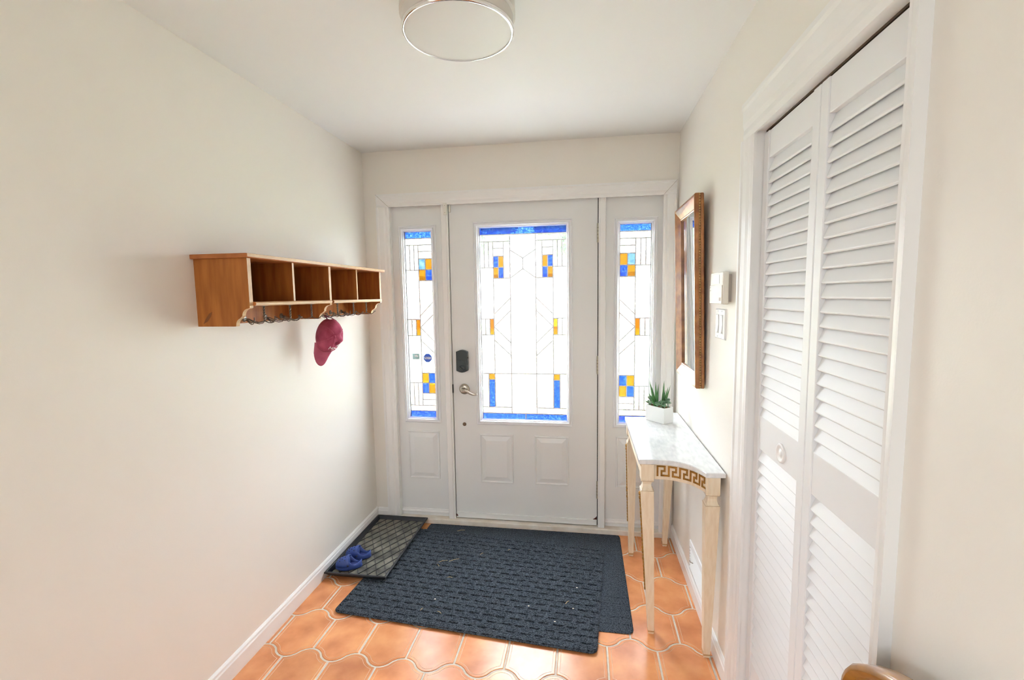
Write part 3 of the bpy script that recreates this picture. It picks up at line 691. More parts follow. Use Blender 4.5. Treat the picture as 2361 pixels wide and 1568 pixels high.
# ---- baseball cap hanging from the shelf
cp = thing('baseball_cap', 'faded maroon baseball cap with white lettering hanging brim down from the shelf', 'cap', (0.06, -0.70, 1.165))
UPV = Vector((0.74, -0.67, 0.06)).normalized()  # crown points out of the wall, towards the room
FWD = Vector((-0.20, -0.16, -1.0)); FWD = (FWD - UPV * FWD.dot(UPV)).normalized()   # brim hangs down
SDV = FWD.cross(UPV).normalized()
if SDV.x < 0: SDV = -SDV
CC = Vector((0.100, -0.668, 1.303))             # centre of the rim
AF, AB, HC = 0.086, 0.058, 0.090                # fore half-length, half-width, crown height
def cap_pt(th, ph, off=0.0):
    ct, st_ = math.cos(th), math.sin(th)          # th 0 = front (down), pi = back (up)
    cph = math.cos(ph) ** 0.55; sph = math.sin(ph) ** 0.85
    G = lambda a, b, wa, wb: math.exp(-((((th - a + PI) % (2 * PI)) - PI) / wa) ** 2 - ((ph - b) / wb) ** 2)
    # soft collapse of the crown: dented front panel, folds
    dent = 0.030 * G(0.55, 1.22, 0.35, 0.12) - 0.010 * G(0.10, 0.95, 0.25, 0.25) - 0.012 * G(1.35, 0.95, 0.22, 0.30) + 0.020 * G(1.02, 0.55, 0.16, 0.35) + 0.016 * G(1.7, 1.0, 0.35, 0.25) + 0.014 * G(2.7, 0.7, 0.4, 0.3) + 0.008 * G(-1.5, 0.8, 0.5, 0.3)
    dent += 0.0030 * math.sin(4 * th + 6 * ph + 1.0) * math.sin(2 * ph)
    k = 1 - dent / 0.10
    fwd = AF * ct * cph * (0.5 + 0.5 * k); side = AB * st_ * cph * (0.5 + 0.5 * k); up = HC * sph * k
    n_ = (UPV * (up / HC ** 2 + 1e-4) + SDV * (side / AB ** 2) + FWD * (fwd / AF ** 2)).normalized()
    return CC + UPV * up + SDV * (side + 0.10 * up) + FWD * fwd + n_ * off
NT, NP = 48, 14
def cap_shell(bm, sign):
    rings = []
    for j in range(NP + 1):
        ph = (PI / 2) * j / NP * 0.995
        rings.append([cap_pt(2 * PI * i / NT, ph, sign) for i in range(NT)])
    vs_ = [[bm.verts.new(p) for p in rg] for rg in rings]
    for j in range(NP):
        for i in range(NT):
            th = 2 * PI * (i + 0.5) / NT
            if abs(th - PI) < 0.42 and j < 4: continue          # opening over the strap
            q = (vs_[j][i], vs_[j][(i + 1) % NT], vs_[j + 1][(i + 1) % NT], vs_[j + 1][i]); bm.faces.new(q)
    bm.faces.new(vs_[-1])
bm = nb(); cap_shell(bm, 0)
o = obj('crown', bm, 'cap_cotton', cp, smooth=True); sd = o.modifiers.new('thickness', 'SOLIDIFY'); sd.thickness = 0.0022; sd.offset = -1
for th in (0, PI / 3, 2 * PI / 3, -PI / 3, -2 * PI / 3):
    bm = nb(); tube(bm, [cap_pt(th, PI / 2 * k / 16 * 0.97, 0.0006) for k in range(17)], 0.0010, 5); obj('seam', bm, 'cap_brim', cp, smooth=True)
ap = cap_pt(0, PI / 2 * 0.995, 0.001)
bm = nb(); bmesh.ops.create_uvsphere(bm, u_segments=12, v_segments=8, radius=0.0065)
for v in bm.verts: v.co = Vector((v.co.x * 0.5, v.co.y, v.co.z)) + ap
obj('button', bm, 'cap_cotton', cp, smooth=True)
# brim: curved tongue hanging from the front of the rim
bm = nb(); NB, NL = 16, 8; rings = []
def brim_pt(s, q, off):
    a = (s - 0.5) * 2 * 1.0                      # angle along the rim
    base = cap_pt(a, 0.02); ext = 0.072 * (max(0.0, math.cos((s - 0.5) * PI)) ** 0.30)
    d = (s - 0.5) * 2
    return base - SDV * (d * 0.010 * q + 0.012 * q) + FWD * (ext * q) + UPV * (0.012 * q - 0.030 * d * d * q + off)
for off in (0, -0.003):
    rings.append([[brim_pt(i / NB, q / NL, off) for i in range(NB + 1)] for q in range(NL + 1)])
vA = [[bm.verts.new(p) for p in row] for row in rings[0]]; vB = [[bm.verts.new(p) for p in row] for row in rings[1]]
for q in range(NL):
    for i in range(NB):
        bm.faces.new((vA[q][i], vA[q][i + 1], vA[q + 1][i + 1], vA[q + 1][i])); bm.faces.new((vB[q][i], vB[q + 1][i], vB[q + 1][i + 1], vB[q][i + 1]))
for i in range(NB): bm.faces.new((vA[NL][i], vA[NL][i + 1], vB[NL][i + 1], vB[NL][i]))
obj('brim', bm, 'cap_brim', cp, smooth=True)
# strap looped over the hook
bm = nb()
hk = Vector((0.122, -0.718, 1.401))
A_, B_ = cap_pt(PI - 0.40, 0.10), cap_pt(PI + 0.40, 0.10)
path = [A_, A_.lerp(hk, 0.55) + Vector((0.004, 0.006, 0.0)), hk + Vector((0, 0.006, 0.000)), hk + Vector((0, 0, 0.004)), hk + Vector((0, -0.006, 0.0)), B_.lerp(hk, 0.55) + Vector((0.004, -0.006, 0)), B_]
w = UPV * 0.0085; rg = []
for p in path: rg.append([p - w, p + w, p + w + Vector((0, 0.0015, 0.001)), p - w + Vector((0, 0.0015, 0.001))])
loops(bm, rg); obj('strap', bm, 'cap_dark', cp)
# lettering lies on the front panels near the brim
def letter_fn(x, y, z):
    th = 0.30 + x / 0.050; ph = 0.92 + y / 0.075
    return cap_pt(th, ph, 0.0012 + z)
for s_, dx in (('M', -0.020), ('N', 0.001), ('T', 0.019)):
    obj('letter', text_bm(s_, 0.030, 0.0012, lambda x, y, z, dx=dx: letter_fn(x * 0.9 + dx, y, z)), 'thread_white', cp)

# ---- boot tray
TX0, TX1, TY0, TY1 = 0.0165, 0.363, -0.684, -0.024
t = thing('boot_tray', 'black rubber boot tray with diamond ridges lying against the wall', 'tray', (0.19, -0.35, 0.012))
def tray_ring(d, z): return [(TX0 + d, TY0 + d, z), (TX1 - d, TY0 + d, z), (TX1 - d, TY1 - d, z), (TX0 + d, TY1 - d, z)]
bm = nb()
TZ = 0.0168
loops(bm, [tray_ring(d, z) for d, z in ((0.016, TZ), (0.004, 0.034), (0.0, 0.034), (0.0, 0.040), (0.003, 0.042), (0.009, 0.042), (0.012, 0.040), (0.022, TZ + 0.0045))], True, True, True)
obj('tray_body', bm, 'rubber', t)
obj('tray_floor', bx(TX0 + 0.024, TX1 - 0.024, TY0 + 0.024, TY1 - 0.024, TZ + 0.004, TZ + 0.0056), 'rubber_dusty', t)
bm = nb(); ix0, ix1, iy0, iy1 = TX0 + 0.024, TX1 - 0.024, TY0 + 0.024, TY1 - 0.024
def clip(px, py, dx, dy):
    t0, t1 = -9, 9
    for p_, d_, lo, hi in ((px, dx, ix0, ix1), (py, dy, iy0, iy1)):
        a, b = (lo - p_) / d_, (hi - p_) / d_
        if a > b: a, b = b, a
        t0, t1 = max(t0, a), min(t1, b)
    return (t0, t1) if t1 - t0 > 0.01 else None
for sgn in (1, -1):
    dx, dy = (0.48, 0.877 * sgn)
    for k in range(-24, 26):
        px, py = (ix0 + ix1) / 2, (iy0 + iy1) / 2 + k * 0.098
        c_ = clip(px, py, dx, dy)
        if not c_: continue
        a = Vector((px + dx * c_[0], py + dy * c_[0], 0)); b = Vector((px + dx * c_[1], py + dy * c_[1], 0)); n_ = Vector((-dy, dx, 0)) * 0.0017
        prism(bm, [a + n_, b + n_, b - n_, a - n_], lambda p, h: (p.x, p.y, h), TZ + 0.005, TZ + 0.0085)
obj('diamond_ridges', bm, 'rubber', t)

# ---- child's clogs in the tray
def clog(label, heel, toe, zb, flip):
    heel, toe = Vector((*heel, 0)), Vector((*toe, 0)); L = (toe - heel).length; ax = (toe - heel).normalized(); sd_ = Vector((-ax.y, ax.x, 0))
    t = thing('clog', label, 'shoe', ((heel + toe) / 2 + Vector((0, 0, zb))), 'pair of blue clogs in the boot tray')
    Q = lambda a, b, c: heel + ax * (a * L) + sd_ * (b * flip) + Vector((0, 0, zb + c))
    def hw(a): # half width of the footprint, a 0 heel .. 1 toe
        e = math.sin(PI * min(1, max(0, a))) ** 0.42
        return 0.0305 * e * (0.82 + 0.30 * a - 0.05 * math.cos(2 * PI * a))
    def bend(a): return 0.006 * math.sin(PI * a) + 0.004 * a
    n = 22; A = [0.004 + 0.992 * (1 - math.cos(PI * k / n)) / 2 for k in range(n + 1)]
    out = [(a, hw(a) + bend(a)) for a in A] + [(a, -hw(a) + bend(a)) for a in A[::-1]]
    bm = nb(); loops(bm, [[Q(0.5 + (a - 0.5) * s_, b * s_, c) for a, b in out] for s_, c in ((0.95, 0.0), (1.0, 0.003), (1.01, 0.012), (0.985, 0.016))]); obj('sole', bm, 'clog_blue', t, smooth=False)
    # upper: cross sections from the toe back to the instep, then low walls round the heel
    def top(a):  # height of the upper above the sole along the foot
        if a > 0.46: s_ = (a - 0.46) / 0.54; return 0.050 * math.sqrt(max(0, 1 - s_ ** 2.3)) + 0.004
        return 0.0
    bm = nb(); rings = []
    for k in range(15):
        a = 0.46 + 0.535 * k / 14; rg = []
        for i in range(13):
            an = PI * i / 12; rg.append(Q(a, hw(a) * math.cos(an) * 0.99 + bend(a), 0.014 + (top(a)) * math.sin(an) ** 0.75))
        rings.append(rg)
    loops(bm, rings, False, False, False); up = obj('toe_upper', bm, 'clog_blue', t, smooth=True); s_ = up.modifiers.new('thickness', 'SOLIDIFY'); s_.thickness = 0.003; s_.offset = -1
    # heel wall: U shape with rim dipping at the sides
    bm = nb(); NW = 26; lo, hi, hi2, lo2 = [], [], [], []
    for k in range(NW + 1):
        q = -1 + 2 * k / NW
        a = 0.008 + 0.50 * abs(q) ** 1.5; b = hw(a) * (1 if q > 0 else -1) if abs(q) > 0.02 else 0
        if abs(q) < 0.12: b = 0.0305 * 0.45 * q / 0.12 * 0.55
        h = 0.037 - 0.012 * math.exp(-((abs(q) - 0.55) / 0.25) ** 2) + 0.018 * max(0, abs(q) - 0.75) / 0.25
        lo.append(Q(a, b * 1.0 + bend(a), 0.013)); hi.append(Q(a - 0.006 * (1 - abs(q)), b * 1.06 + bend(a), h)); hi2.append(Q(a + 0.028 * (1 - abs(q)) + 0.004, b * 0.86 + bend(a), h)); lo2.append(Q(a + 0.03 * (1 - abs(q)) + 0.004, b * 0.84 + bend(a), 0.013))
    vs_ = [[bm.verts.new(p) for p in row] for row in (lo, hi, hi2, lo2)]
    for j in range(3):
        for i in range(NW): bm.faces.new((vs_[j][i], vs_[j][i + 1], vs_[j + 1][i + 1], vs_[j + 1][i]))
    obj('heel_wall', bm, 'clog_blue', t, smooth=True)
    bm = nb(); pts = [(0.5 + (a - 0.5) * 0.86, b * 0.84) for a, b in out]; prism(bm, pts, lambda p, h: Q(p[0], p[1], h), 0.015, 0.0175); obj('footbed', bm, 'clog_inside', t)
    # strap folded forward over the instep
    bm = nb(); rg = []
    for i in range(15):
        an = PI * i / 14; p = Q(0.47 + 0.03 * math.sin(an), math.cos(an) * 0.0345 + bend(0.5), 0.030 + 0.036 * math.sin(an) ** 0.8)
        o1 = ax * (0.011); o2 = (Q(0.47, math.cos(an) * 0.0375 + bend(0.5), 0.030 + 0.040 * math.sin(an) ** 0.8) - Q(0.47, math.cos(an) * 0.0345 + bend(0.5), 0.030 + 0.036 * math.sin(an) ** 0.8))
        rg.append([p - o1 * 0.5, p + o1 * 0.5, p + o1 * 0.5 + o2, p - o1 * 0.5 + o2])
    loops(bm, rg); obj('strap', bm, 'clog_blue', t)
    for sg in (-1, 1):
        c0 = Q(0.47, sg * 0.0375 + bend(0.5), 0.031); bm = nb(); bmesh.ops.create_uvsphere(bm, u_segments=10, v_segments=6, radius=0.0055)
        for v in bm.verts: v.co = v.co + c0
        obj('strap_rivet', bm, 'clog_dark', t, smooth=True)
    bm = nb()
    for a, fr_ in ((0.60, (0.25, 0.42, 0.58, 0.75)), (0.70, (0.33, 0.5, 0.67)), (0.80, (0.25, 0.42, 0.58, 0.75)), (0.89, (0.38, 0.62))):
        for q in fr_:
            an = PI * q; c0 = Q(a, hw(a) * math.cos(an) + bend(a), 0.0143 + top(a) * math.sin(an) ** 0.75)
            tmp = bmesh.ops.create_uvsphere(bm, u_segments=8, v_segments=5, radius=0.0026)
            for v in tmp['verts']: v.co = v.co * 1.0 + c0
    obj('vent_holes', bm, 'clog_dark', t, smooth=True)
    return t
clog('blue child clog nearer the camera in the boot tray', (0.180, -0.577), (0.044, -0.612), TZ + 0.0088, 1)
clog('blue child clog farther from the camera, behind its pair', (0.188, -0.485), (0.046, -0.508), TZ + 0.0088, 1)

# ---- doormats
def mat_mesh(name, label, w, d, cx_, cy_, rot, z0, th, corner, pile_key, relief):
    nx, ny = int(w / 0.0062), int(d / 0.0030)
    bm = nb(); V = {}
    ca, sa = math.cos(rot), math.sin(rot)
    def hgt(x, y):
        if not relief:
            return 0.0016 * (0.5 + 0.5 * math.cos(2 * PI * y / 0.0118)) - (0.0022 if (y % 0.047) < 0.006 else 0)
        row = math.floor(y / 0.041); fy = (y % 0.041) / 0.041; xx = x + (0.033 if row % 2 else 0); fx = (xx % 0.066) / 0.066
        rib = 0.0022 * (0.5 + 0.5 * math.cos(2 * PI * y / 0.01025))
        if fx < 0.14: return 0.0004
        if fy < 0.17 and fx < 0.80: return -0.0036
        return rib + 0.0014
    for j in range(ny + 1):
        for i in range(nx + 1):
            x, y = w * i / nx, d * j / ny
            # rounded corners
            for (qx, qy) in ((corner, corner), (w - corner, corner), (corner, d - corner), (w - corner, d - corner)):
                ex = x - qx; ey = y - qy
                if ((qx < w / 2 and ex < 0) or (qx > w / 2 and ex > 0)) and ((qy < d / 2 and ey < 0) or (qy > d / 2 and ey > 0)):
                    m_ = max(abs(ex), abs(ey)); l_ = math.hypot(ex, ey)
                    if l_ > 1e-9: x, y = qx + ex * m_ / l_, qy + ey * m_ / l_
            edge = min(x, y, w - x, d - y)
            z = z0 + th + (hgt(x, y) if edge > 0.006 else -0.001) - (0.002 if edge < 0.003 else 0)
            lx, ly = x - w / 2, y - d / 2
            V[i, j] = bm.verts.new((lx, ly, z - z0))
    for j in range(ny):
        for i in range(nx): bm.faces.new((V[i, j], V[i + 1, j], V[i + 1, j + 1], V[i, j + 1]))
    per = [V[i, 0] for i in range(nx + 1)] + [V[nx, j] for j in range(1, ny + 1)] + [V[i, ny] for i in range(nx - 1, -1, -1)] + [V[0, j] for j in range(ny - 1, 0, -1)]
    low = [bm.verts.new((v.co.x, v.co.y, 0.0004)) for v in per]
    for i in range(len(per)): bm.faces.new((per[i], per[(i + 1) % len(per)], low[(i + 1) % len(per)], low[i]))
    bm.faces.new(low)
    o = obj(name, bm, 'mat_fibre'); o.location = (cx_, cy_, z0); o.rotation_euler = (0, 0, rot)
    return tag(o, label, 'mat')
mat_mesh('doormat', 'large charcoal ribbed doormat lying crooked on top of the other mat', 1.235, 0.815, 0.851, -0.567, math.radians(-4.6), 0.0070, 0.0058, 0.03, 'a', True)
mat_mesh('doormat', 'charcoal mat half hidden under the crooked one, its edge by the table legs', 1.215, 0.850, 0.990, -0.452, 0.0, 0.0004, 0.0050, 0.03, 'b', False)
# bits of dry grass and lint on the mats
MZ = 0.0148
bits = [((0.612, -0.115), 0.05, 0.4), ((0.60, -0.46), 0.055, 0.5), ((0.66, -0.44), 0.06, 0.6), ((0.585, -0.50), 0.03, -0.8), ((0.68, -0.60), 0.03, 0.2), ((0.62, -0.86), 0.02, 1.2), ((0.71, -0.87), 0.025, -0.5), ((1.30, -0.72), 0.03, 1.0), ((0.95, -0.30), 0.02, 0.3), ((0.80, -0.36), 0.025, 0.9)]
for (x, y), L, a in bits:
    bm = nb(); d = Vector((math.cos(a), math.sin(a), 0)) * L / 2; c0 = Vector((x, y, MZ)); tube(bm, [c0 - d, c0 + Vector((0, 0.003, 0.002)), c0 + d], 0.0011, 5)
    tag(obj('straw_bit', bm, 'straw'), 'thin dry straw bit lying on the charcoal doormat', 'straw', 'straw bits on the doormat')
for x, y in ((0.66, -0.78), (1.12, -0.77), (1.345, -0.60), (1.25, -0.86), (1.33, -0.76)):
    bm = nb(); bmesh.ops.create_icosphere(bm, subdivisions=1, radius=0.0042)
    for v in bm.verts: v.co = Vector((v.co.x * 1.3, v.co.y * 0.9, v.co.z * 0.5)) + Vector((x, y, MZ + 0.0005))
    tag(obj('lint_crumb', bm, 'lint'), 'tiny pale crumb lying on the charcoal doormat', 'crumb', 'pale crumbs on the doormat')

# ---- console table
ct = thing('console_table', 'antique cream console table with white marble top and gilt Greek key apron', 'table', (1.77, -0.576, 0))
ZT = 0.808; YM = -0.576
def curve_end():
    """near end outline from the wall corner to the front corner (x, y)"""
    pts = [(W - 0.005, -1.034), (1.838, -1.041)]
    for x, y in ((1.829, -1.015), (1.818, -0.992), (1.803, -0.968), (1.787, -0.951), (1.768, -0.938), (1.748, -0.928), (1.729, -0.922), (1.702, -0.918), (1.673, -0.917)): pts.append((x, y))
    pts.append((1.605, -0.921)); return pts
near = curve_end(); far = [(x, 2 * YM - y) for x, y in near[::-1]]
outline = near + far
bm = nb()
def shrink(d):
    N = len(outline); cx = 1.76; res = []
    for i in range(N):
        p = Vector(outline[i]); a = Vector(outline[i - 1]); b = Vector(outline[(i + 1) % N]); e1 = (p - a).normalized(); e2 = (b - p).normalized()
        n1 = Vector((e1.y, -e1.x)); n2 = Vector((e2.y, -e2.x)); k = (n1 + n2).normalized(); s_ = d / max(0.5, k.dot(n1)); res.append(p + k * s_)
    return res
area2 = sum(outline[i][0] * outline[(i + 1) % len(outline)][1] - outline[(i + 1) % len(outline)][0] * outline[i][1] for i in range(len(outline)))
sgn = -1 if area2 > 0 else 1
loops(bm, [[(q.x, q.y, z) for q in shrink(sgn * d)] for d, z in ((0.002, ZT - 0.020), (0.0, ZT - 0.018), (0.0, ZT - 0.003), (0.003, ZT))]); obj('marble_top', bm, 'marble', ct)
AZ0, AZ1 = 0.722, ZT - 0.0205
def apron_curve(ptsxy, inset, th, flipy):
    bm = nb(); rings = []
    N = len(ptsxy)
    for i, (x, y) in enumerate(ptsxy):
        a = Vector(ptsxy[max(0, i - 1)]); b = Vector(ptsxy[min(N - 1, i + 1)]); tdir = (b - a).normalized(); nrm = Vector((tdir.y, -tdir.x))
        if (nrm.y > 0) != flipy: nrm = -nrm
        o_ = Vector((x, y)) - nrm * inset; i_ = Vector((x, y)) - nrm * (inset + th)
        rings.append([(o_.x, o_.y, AZ0), (o_.x, o_.y, AZ1), (i_.x, i_.y, AZ1), (i_.x, i_.y, AZ0)])
    loops(bm, rings); return bm
endpts = near[1:-1]
apts = endpts + [(1.655, -0.917)]
obj('apron_end', apron_curve(apts, 0.012, 0.014, False), 'antique_cream', ct)
obj('apron_end', apron_curve([(x, 2 * YM - y) for x, y in apts], 0.012, 0.014, True), 'antique_cream', ct)
obj('apron_front', bx(1.619, 1.635, -0.87, 2 * YM + 0.87, AZ0, AZ1), 'antique_cream', ct)
obj('apron_back', bx(1.885, 1.900, -0.99, 2 * YM + 0.99, AZ0, AZ1), 'antique_cream', ct)
# gilt rope along the front edge
bm = nb()
for k in range(64):
    y = -0.905 + k * (2 * (0.905 + YM)) / -63 * -1
    tmp = bmesh.ops.create_uvsphere(bm, u_segments=6, v_segments=4, radius=0.0046)
    for v in tmp['verts']: v.co = Vector((v.co.x, v.co.y * 1.35, v.co.z * 1.5)) + Vector((1.6165, y, 0.779))
obj('gilt_beading', bm, 'gilding', ct, smooth=True)
# Greek key bands on both curved ends
def fret(flip):
    # arc-length parametrisation of the apron face
    pts = endpts if not flip else [(x, 2 * YM - y) for x, y in endpts]
    N = len(pts); P_ = []
    for i, (x, y) in enumerate(pts):
        a = Vector(pts[max(0, i - 1)]); b = Vector(pts[min(N - 1, i + 1)]); td = (b - a).normalized(); nrm = Vector((td.y, -td.x))
        if (nrm.y > 0) != flip: nrm = -nrm
        P_.append((Vector((x, y)) - nrm * 0.012, nrm))
    S_ = [0]
    for i in range(1, N): S_.append(S_[-1] + (P_[i][0] - P_[i - 1][0]).length)
    T_ = S_[-1]
    def at(s):
        s = max(0, min(T_, s))
        for i in range(1, N):
            if s <= S_[i]: q = (s - S_[i - 1]) / (S_[i] - S_[i - 1]); return P_[i - 1][0].lerp(P_[i][0], q), P_[i - 1][1].lerp(P_[i][1], q).normalized()
        return P_[-1]
    bm = nb(); h0, h1 = AZ0 + 0.014, AZ1 - 0.006; hh = h1 - h0; tk = 0.0072
    def seg(s0, s1, za, zb):
        n = max(1, int((s1 - s0) / 0.008)); rg = []
        for k in range(n + 1):
            p, nr = at(s0 + (s1 - s0) * k / n)
            o1 = p + nr * 0.0022; i1 = p - nr * 0.001
            rg.append([(o1.x, o1.y, za), (o1.x, o1.y, zb), (i1.x, i1.y, zb), (i1.x, i1.y, za)])
        loops(bm, rg)
    nk = 5; L0, L1 = 0.014, T_ - 0.004; kw = (L1 - L0) / nk
    for k in range(nk):
        s0 = L1 - k * kw; R = lambda a: s0 - a * kw            # runs from the front corner towards the wall
        def sg(a0, a1, b0, b1): seg(R(a1), R(a0), h0 + b0 * hh, h0 + b1 * hh)
        e = tk / kw; v = tk / hh
        sg(0.0, e, 0, 1); sg(0, 0.80, 1 - v, 1); sg(0.80 - e, 0.80, 0.42, 1); sg(0.36, 0.80, 0.42, 0.42 + v); sg(0.36, 0.36 + e, 0, 0.42); sg(0.36, 1.0, 0, v)
    return bm
obj('greek_key', fret(False), 'gilding', ct); obj('greek_key', fret(True), 'gilding', ct)
def leg(cx_, cy_, fx, fy):
    """square tapered leg: block, waisted neck, cap, tapering shaft; top centre -> foot centre"""
    bm = nb(); h = 0.0262
    def sq(c0, c1, s_, z): return [(c0 - s_, c1 - s_, z), (c0 + s_, c1 - s_, z), (c0 + s_, c1 + s_, z), (c0 - s_, c1 + s_, z)]
    rings = [sq(cx_, cy_, h, AZ1), sq(cx_, cy_, h, 0.722), sq(cx_, cy_, h - 0.001, 0.716), sq(cx_, cy_, 0.0185, 0.710), sq(cx_, cy_, 0.0165, 0.700), sq(cx_, cy_, 0.018, 0.690), sq(cx_, cy_, 0.0225, 0.678), sq(cx_, cy_, 0.0262, 0.674), sq(cx_, cy_, 0.0265, 0.668)]
    for k in range(1, 9):
        q = k / 8; rings.append(sq(cx_ + (fx - cx_) * q, cy_ + (fy - cy_) * q, 0.0265 + (0.0135 - 0.0265) * q, 0.668 * (1 - q) + 0.012 * q))
    rings.append(sq(fx, fy, 0.0115, 0.0)) 
    loops(bm, rings); lg = obj('leg', bm, 'antique_cream', ct, bevel=0.0012)
    for z, s_ in ((0.6735, 0.0268), (0.7155, 0.0262)):
        bm = nb(); loops(bm, [sq(cx_, cy_, s_, z - 0.0006), sq(cx_, cy_, s_, z + 0.0006)], True, False, False); obj('glaze_line', bm, 'antique_line', lg)
    bm = nb(); loops(bm, [sq(fx, fy, 0.0138, 0.010), sq(fx, fy, 0.0141, 0.028)], True, False, False); obj('worn_foot', bm, 'worn_wood', lg)
    return lg
def gilt_drop(parent, cx_, cy_, fx, fy):
    """carved husk drop on the front (room-side) face of the leg"""
    bm = nb()
    for k in range(26):
        z = 0.652 - k * 0.0175; q = (0.668 - z) / 0.656; x = cx_ + (fx - cx_) * q - (0.0265 - 0.013 * q) - 0.002; y = cy_ + (fy - cy_) * q
        tmp = bmesh.ops.create_uvsphere(bm, u_segments=6, v_segments=4, radius=0.005)
        big = 1.5 if k in (0, 1, 14, 15, 17) else 1.0
        for v in tmp['verts']: v.co = Vector((v.co.x * 0.8 * big, v.co.y * 1.4 * big, v.co.z * 2.0)) + Vector((x, y, z))
    obj('gilt_drop', bm, 'gilding', parent, smooth=True)
LEGS = ((1.640, -0.892, 1.6715, -0.849), (1.868, -1.004, 1.8765, -0.957), (1.640, -0.262, 1.645, -0.237), (1.868, -0.150, 1.851, -0.106))
for i, L_ in enumerate(LEGS):
    lg = leg(*L_)
    if i in (0, 2): gilt_drop(lg, *L_)

# ---- succulent planter on the table
A = Vector((1.709, -0.286)); B = Vector((1.791, -0.380)); D = Vector((1.848, -0.342))
e1 = (B - A); e2 = (D - B); e2 = e2 - e1 * (e2.dot(e1) / e1.dot(e1)) * 0.6
pc = A + (e1 + e2) / 2
t = thing('succulent_planter', 'white rectangular ceramic planter of aloe and grey-green succulents on the console table', 'plant', (pc.x, pc.y, ZT))
def prect(s_, z, m_=0): 
    a, b = e1 * 0.5 * s_, e2 * 0.5 * s_
    if m_: a = a - e1.normalized() * m_; b = b - e2.normalized() * m_
    return [(*(pc - a - b), z), (*(pc + a - b), z), (*(pc + a + b), z), (*(pc - a + b), z)]
bm = nb(); loops(bm, [prect(0.985, ZT + 0.0005), prect(1.0, ZT + 0.003), prect(1.0, ZT + 0.083), prect(1, ZT + 0.085, 0.0012), prect(1, ZT + 0.085, 0.0038), prect(1, ZT + 0.074, 0.005)]); obj('planter_box', bm, 'ceramic_white', t, bevel=0.0015)
bm = nb(); vs_ = {}
NI, NJ = 16, 10
for i in range(NI + 1):
    for j in range(NJ + 1):
        p = pc + e1 * (i / NI - 0.5) * 0.9 + e2 * (j / NJ - 0.5) * 0.86; vs_[i, j] = bm.verts.new((p.x, p.y, ZT + 0.080 + rnd.uniform(-0.002, 0.003)))
for i in range(NI):
    for j in range(NJ): bm.faces.new((vs_[i, j], vs_[i + 1, j], vs_[i + 1, j + 1], vs_[i, j + 1]))
obj('soil', bm, 'soil', t)
def blade(name, m_, base, tip, w_, parent, bend=0.0, thick=0.45):
    base, tip = Vector(base), Vector(tip); ax = tip - base; L = ax.length; ax.normalize(); sd_ = ax.cross(Vector((0, 1, 0.1))).normalized(); nn = sd_.cross(ax)
    bm = nb(); rings = []; n = 7
    for k in range(n + 1):
        q = k / n; c0 = base + ax * L * q + nn * bend * math.sin(q * PI * 0.6) * L; ww = w_ * (1 - q ** 1.5) * (0.85 + 0.5 * q * (1 - q)) + 0.0003
        rings.append([c0 + sd_ * ww * math.cos(2 * PI * i / 8) + nn * ww * thick * math.sin(2 * PI * i / 8) for i in range(8)])
    loops(bm, rings); return obj(name, bm, m_, parent, smooth=True)
alo = bpy.data.objects.new('aloe', None); C.objects.link(alo); alo.location = (pc.x, pc.y, ZT + 0.08); alo.parent = t; alo.matrix_parent_inverse = Matrix.Translation(-WPOS[t.name]); WPOS['aloe'] = Vector((pc.x, pc.y, ZT + 0.08))
ac = Vector((pc.x - 0.012, pc.y + 0.004, ZT + 0.078)); ac2 = Vector((pc.x + 0.016, pc.y - 0.014, ZT + 0.078))
for c0, dx, dy, dz, w_ in ((ac, -0.040, -0.01, 0.140, 0.0085), (ac, -0.005, 0.01, 0.132, 0.008), (ac, 0.008, 0.0, 0.122, 0.0075), (ac2, 0.006, 0.0, 0.142, 0.0085), (ac2, 0.026, -0.004, 0.110, 0.008), (ac2, 0.040, 0.006, 0.118, 0.006),
                           (ac, -0.045, -0.02, 0.078, 0.0065), (ac, 0.002, -0.02, 0.080, 0.008), (ac2, -0.006, -0.02, 0.075, 0.008), (ac2, 0.016, 0.02, 0.09, 0.007), (ac, -0.022, 0.02, 0.10, 0.007)):
    blade('leaf', 'aloe', c0 + Vector((dx, dy, 0)) * 0.15, c0 + Vector((dx, dy, dz)), w_, alo, 0.05)
def rosette(cx_, cy_, cz_, n, L, tilt, seed):
    rs = random.Random(seed); e = bpy.data.objects.new('succulent', None); C.objects.link(e); e.location = (cx_, cy_, cz_); e.parent = t; e.matrix_parent_inverse = Matrix.Translation(-WPOS[t.name]); WPOS[e.name] = Vector((cx_, cy_, cz_))
    bm = nb(); tube(bm, [(cx_ + 0.002, cy_, ZT + 0.078), (cx_, cy_, cz_ + 0.004)], 0.0022, 6); obj('stem', bm, 'jade_grey', e)
    for k in range(n):
        a = k * 2.4; el = tilt + 0.9 * k / n; d = Vector((math.cos(a) * math.cos(el), math.sin(a) * math.cos(el), math.sin(el)))
        blade('leaf', 'jade_grey' if seed % 3 else 'jade_pale', Vector((cx_, cy_, cz_)) + d * 0.003, Vector((cx_, cy_, cz_)) + d * L * rs.uniform(0.8, 1.1), 0.0052, e, 0.02, 0.5)
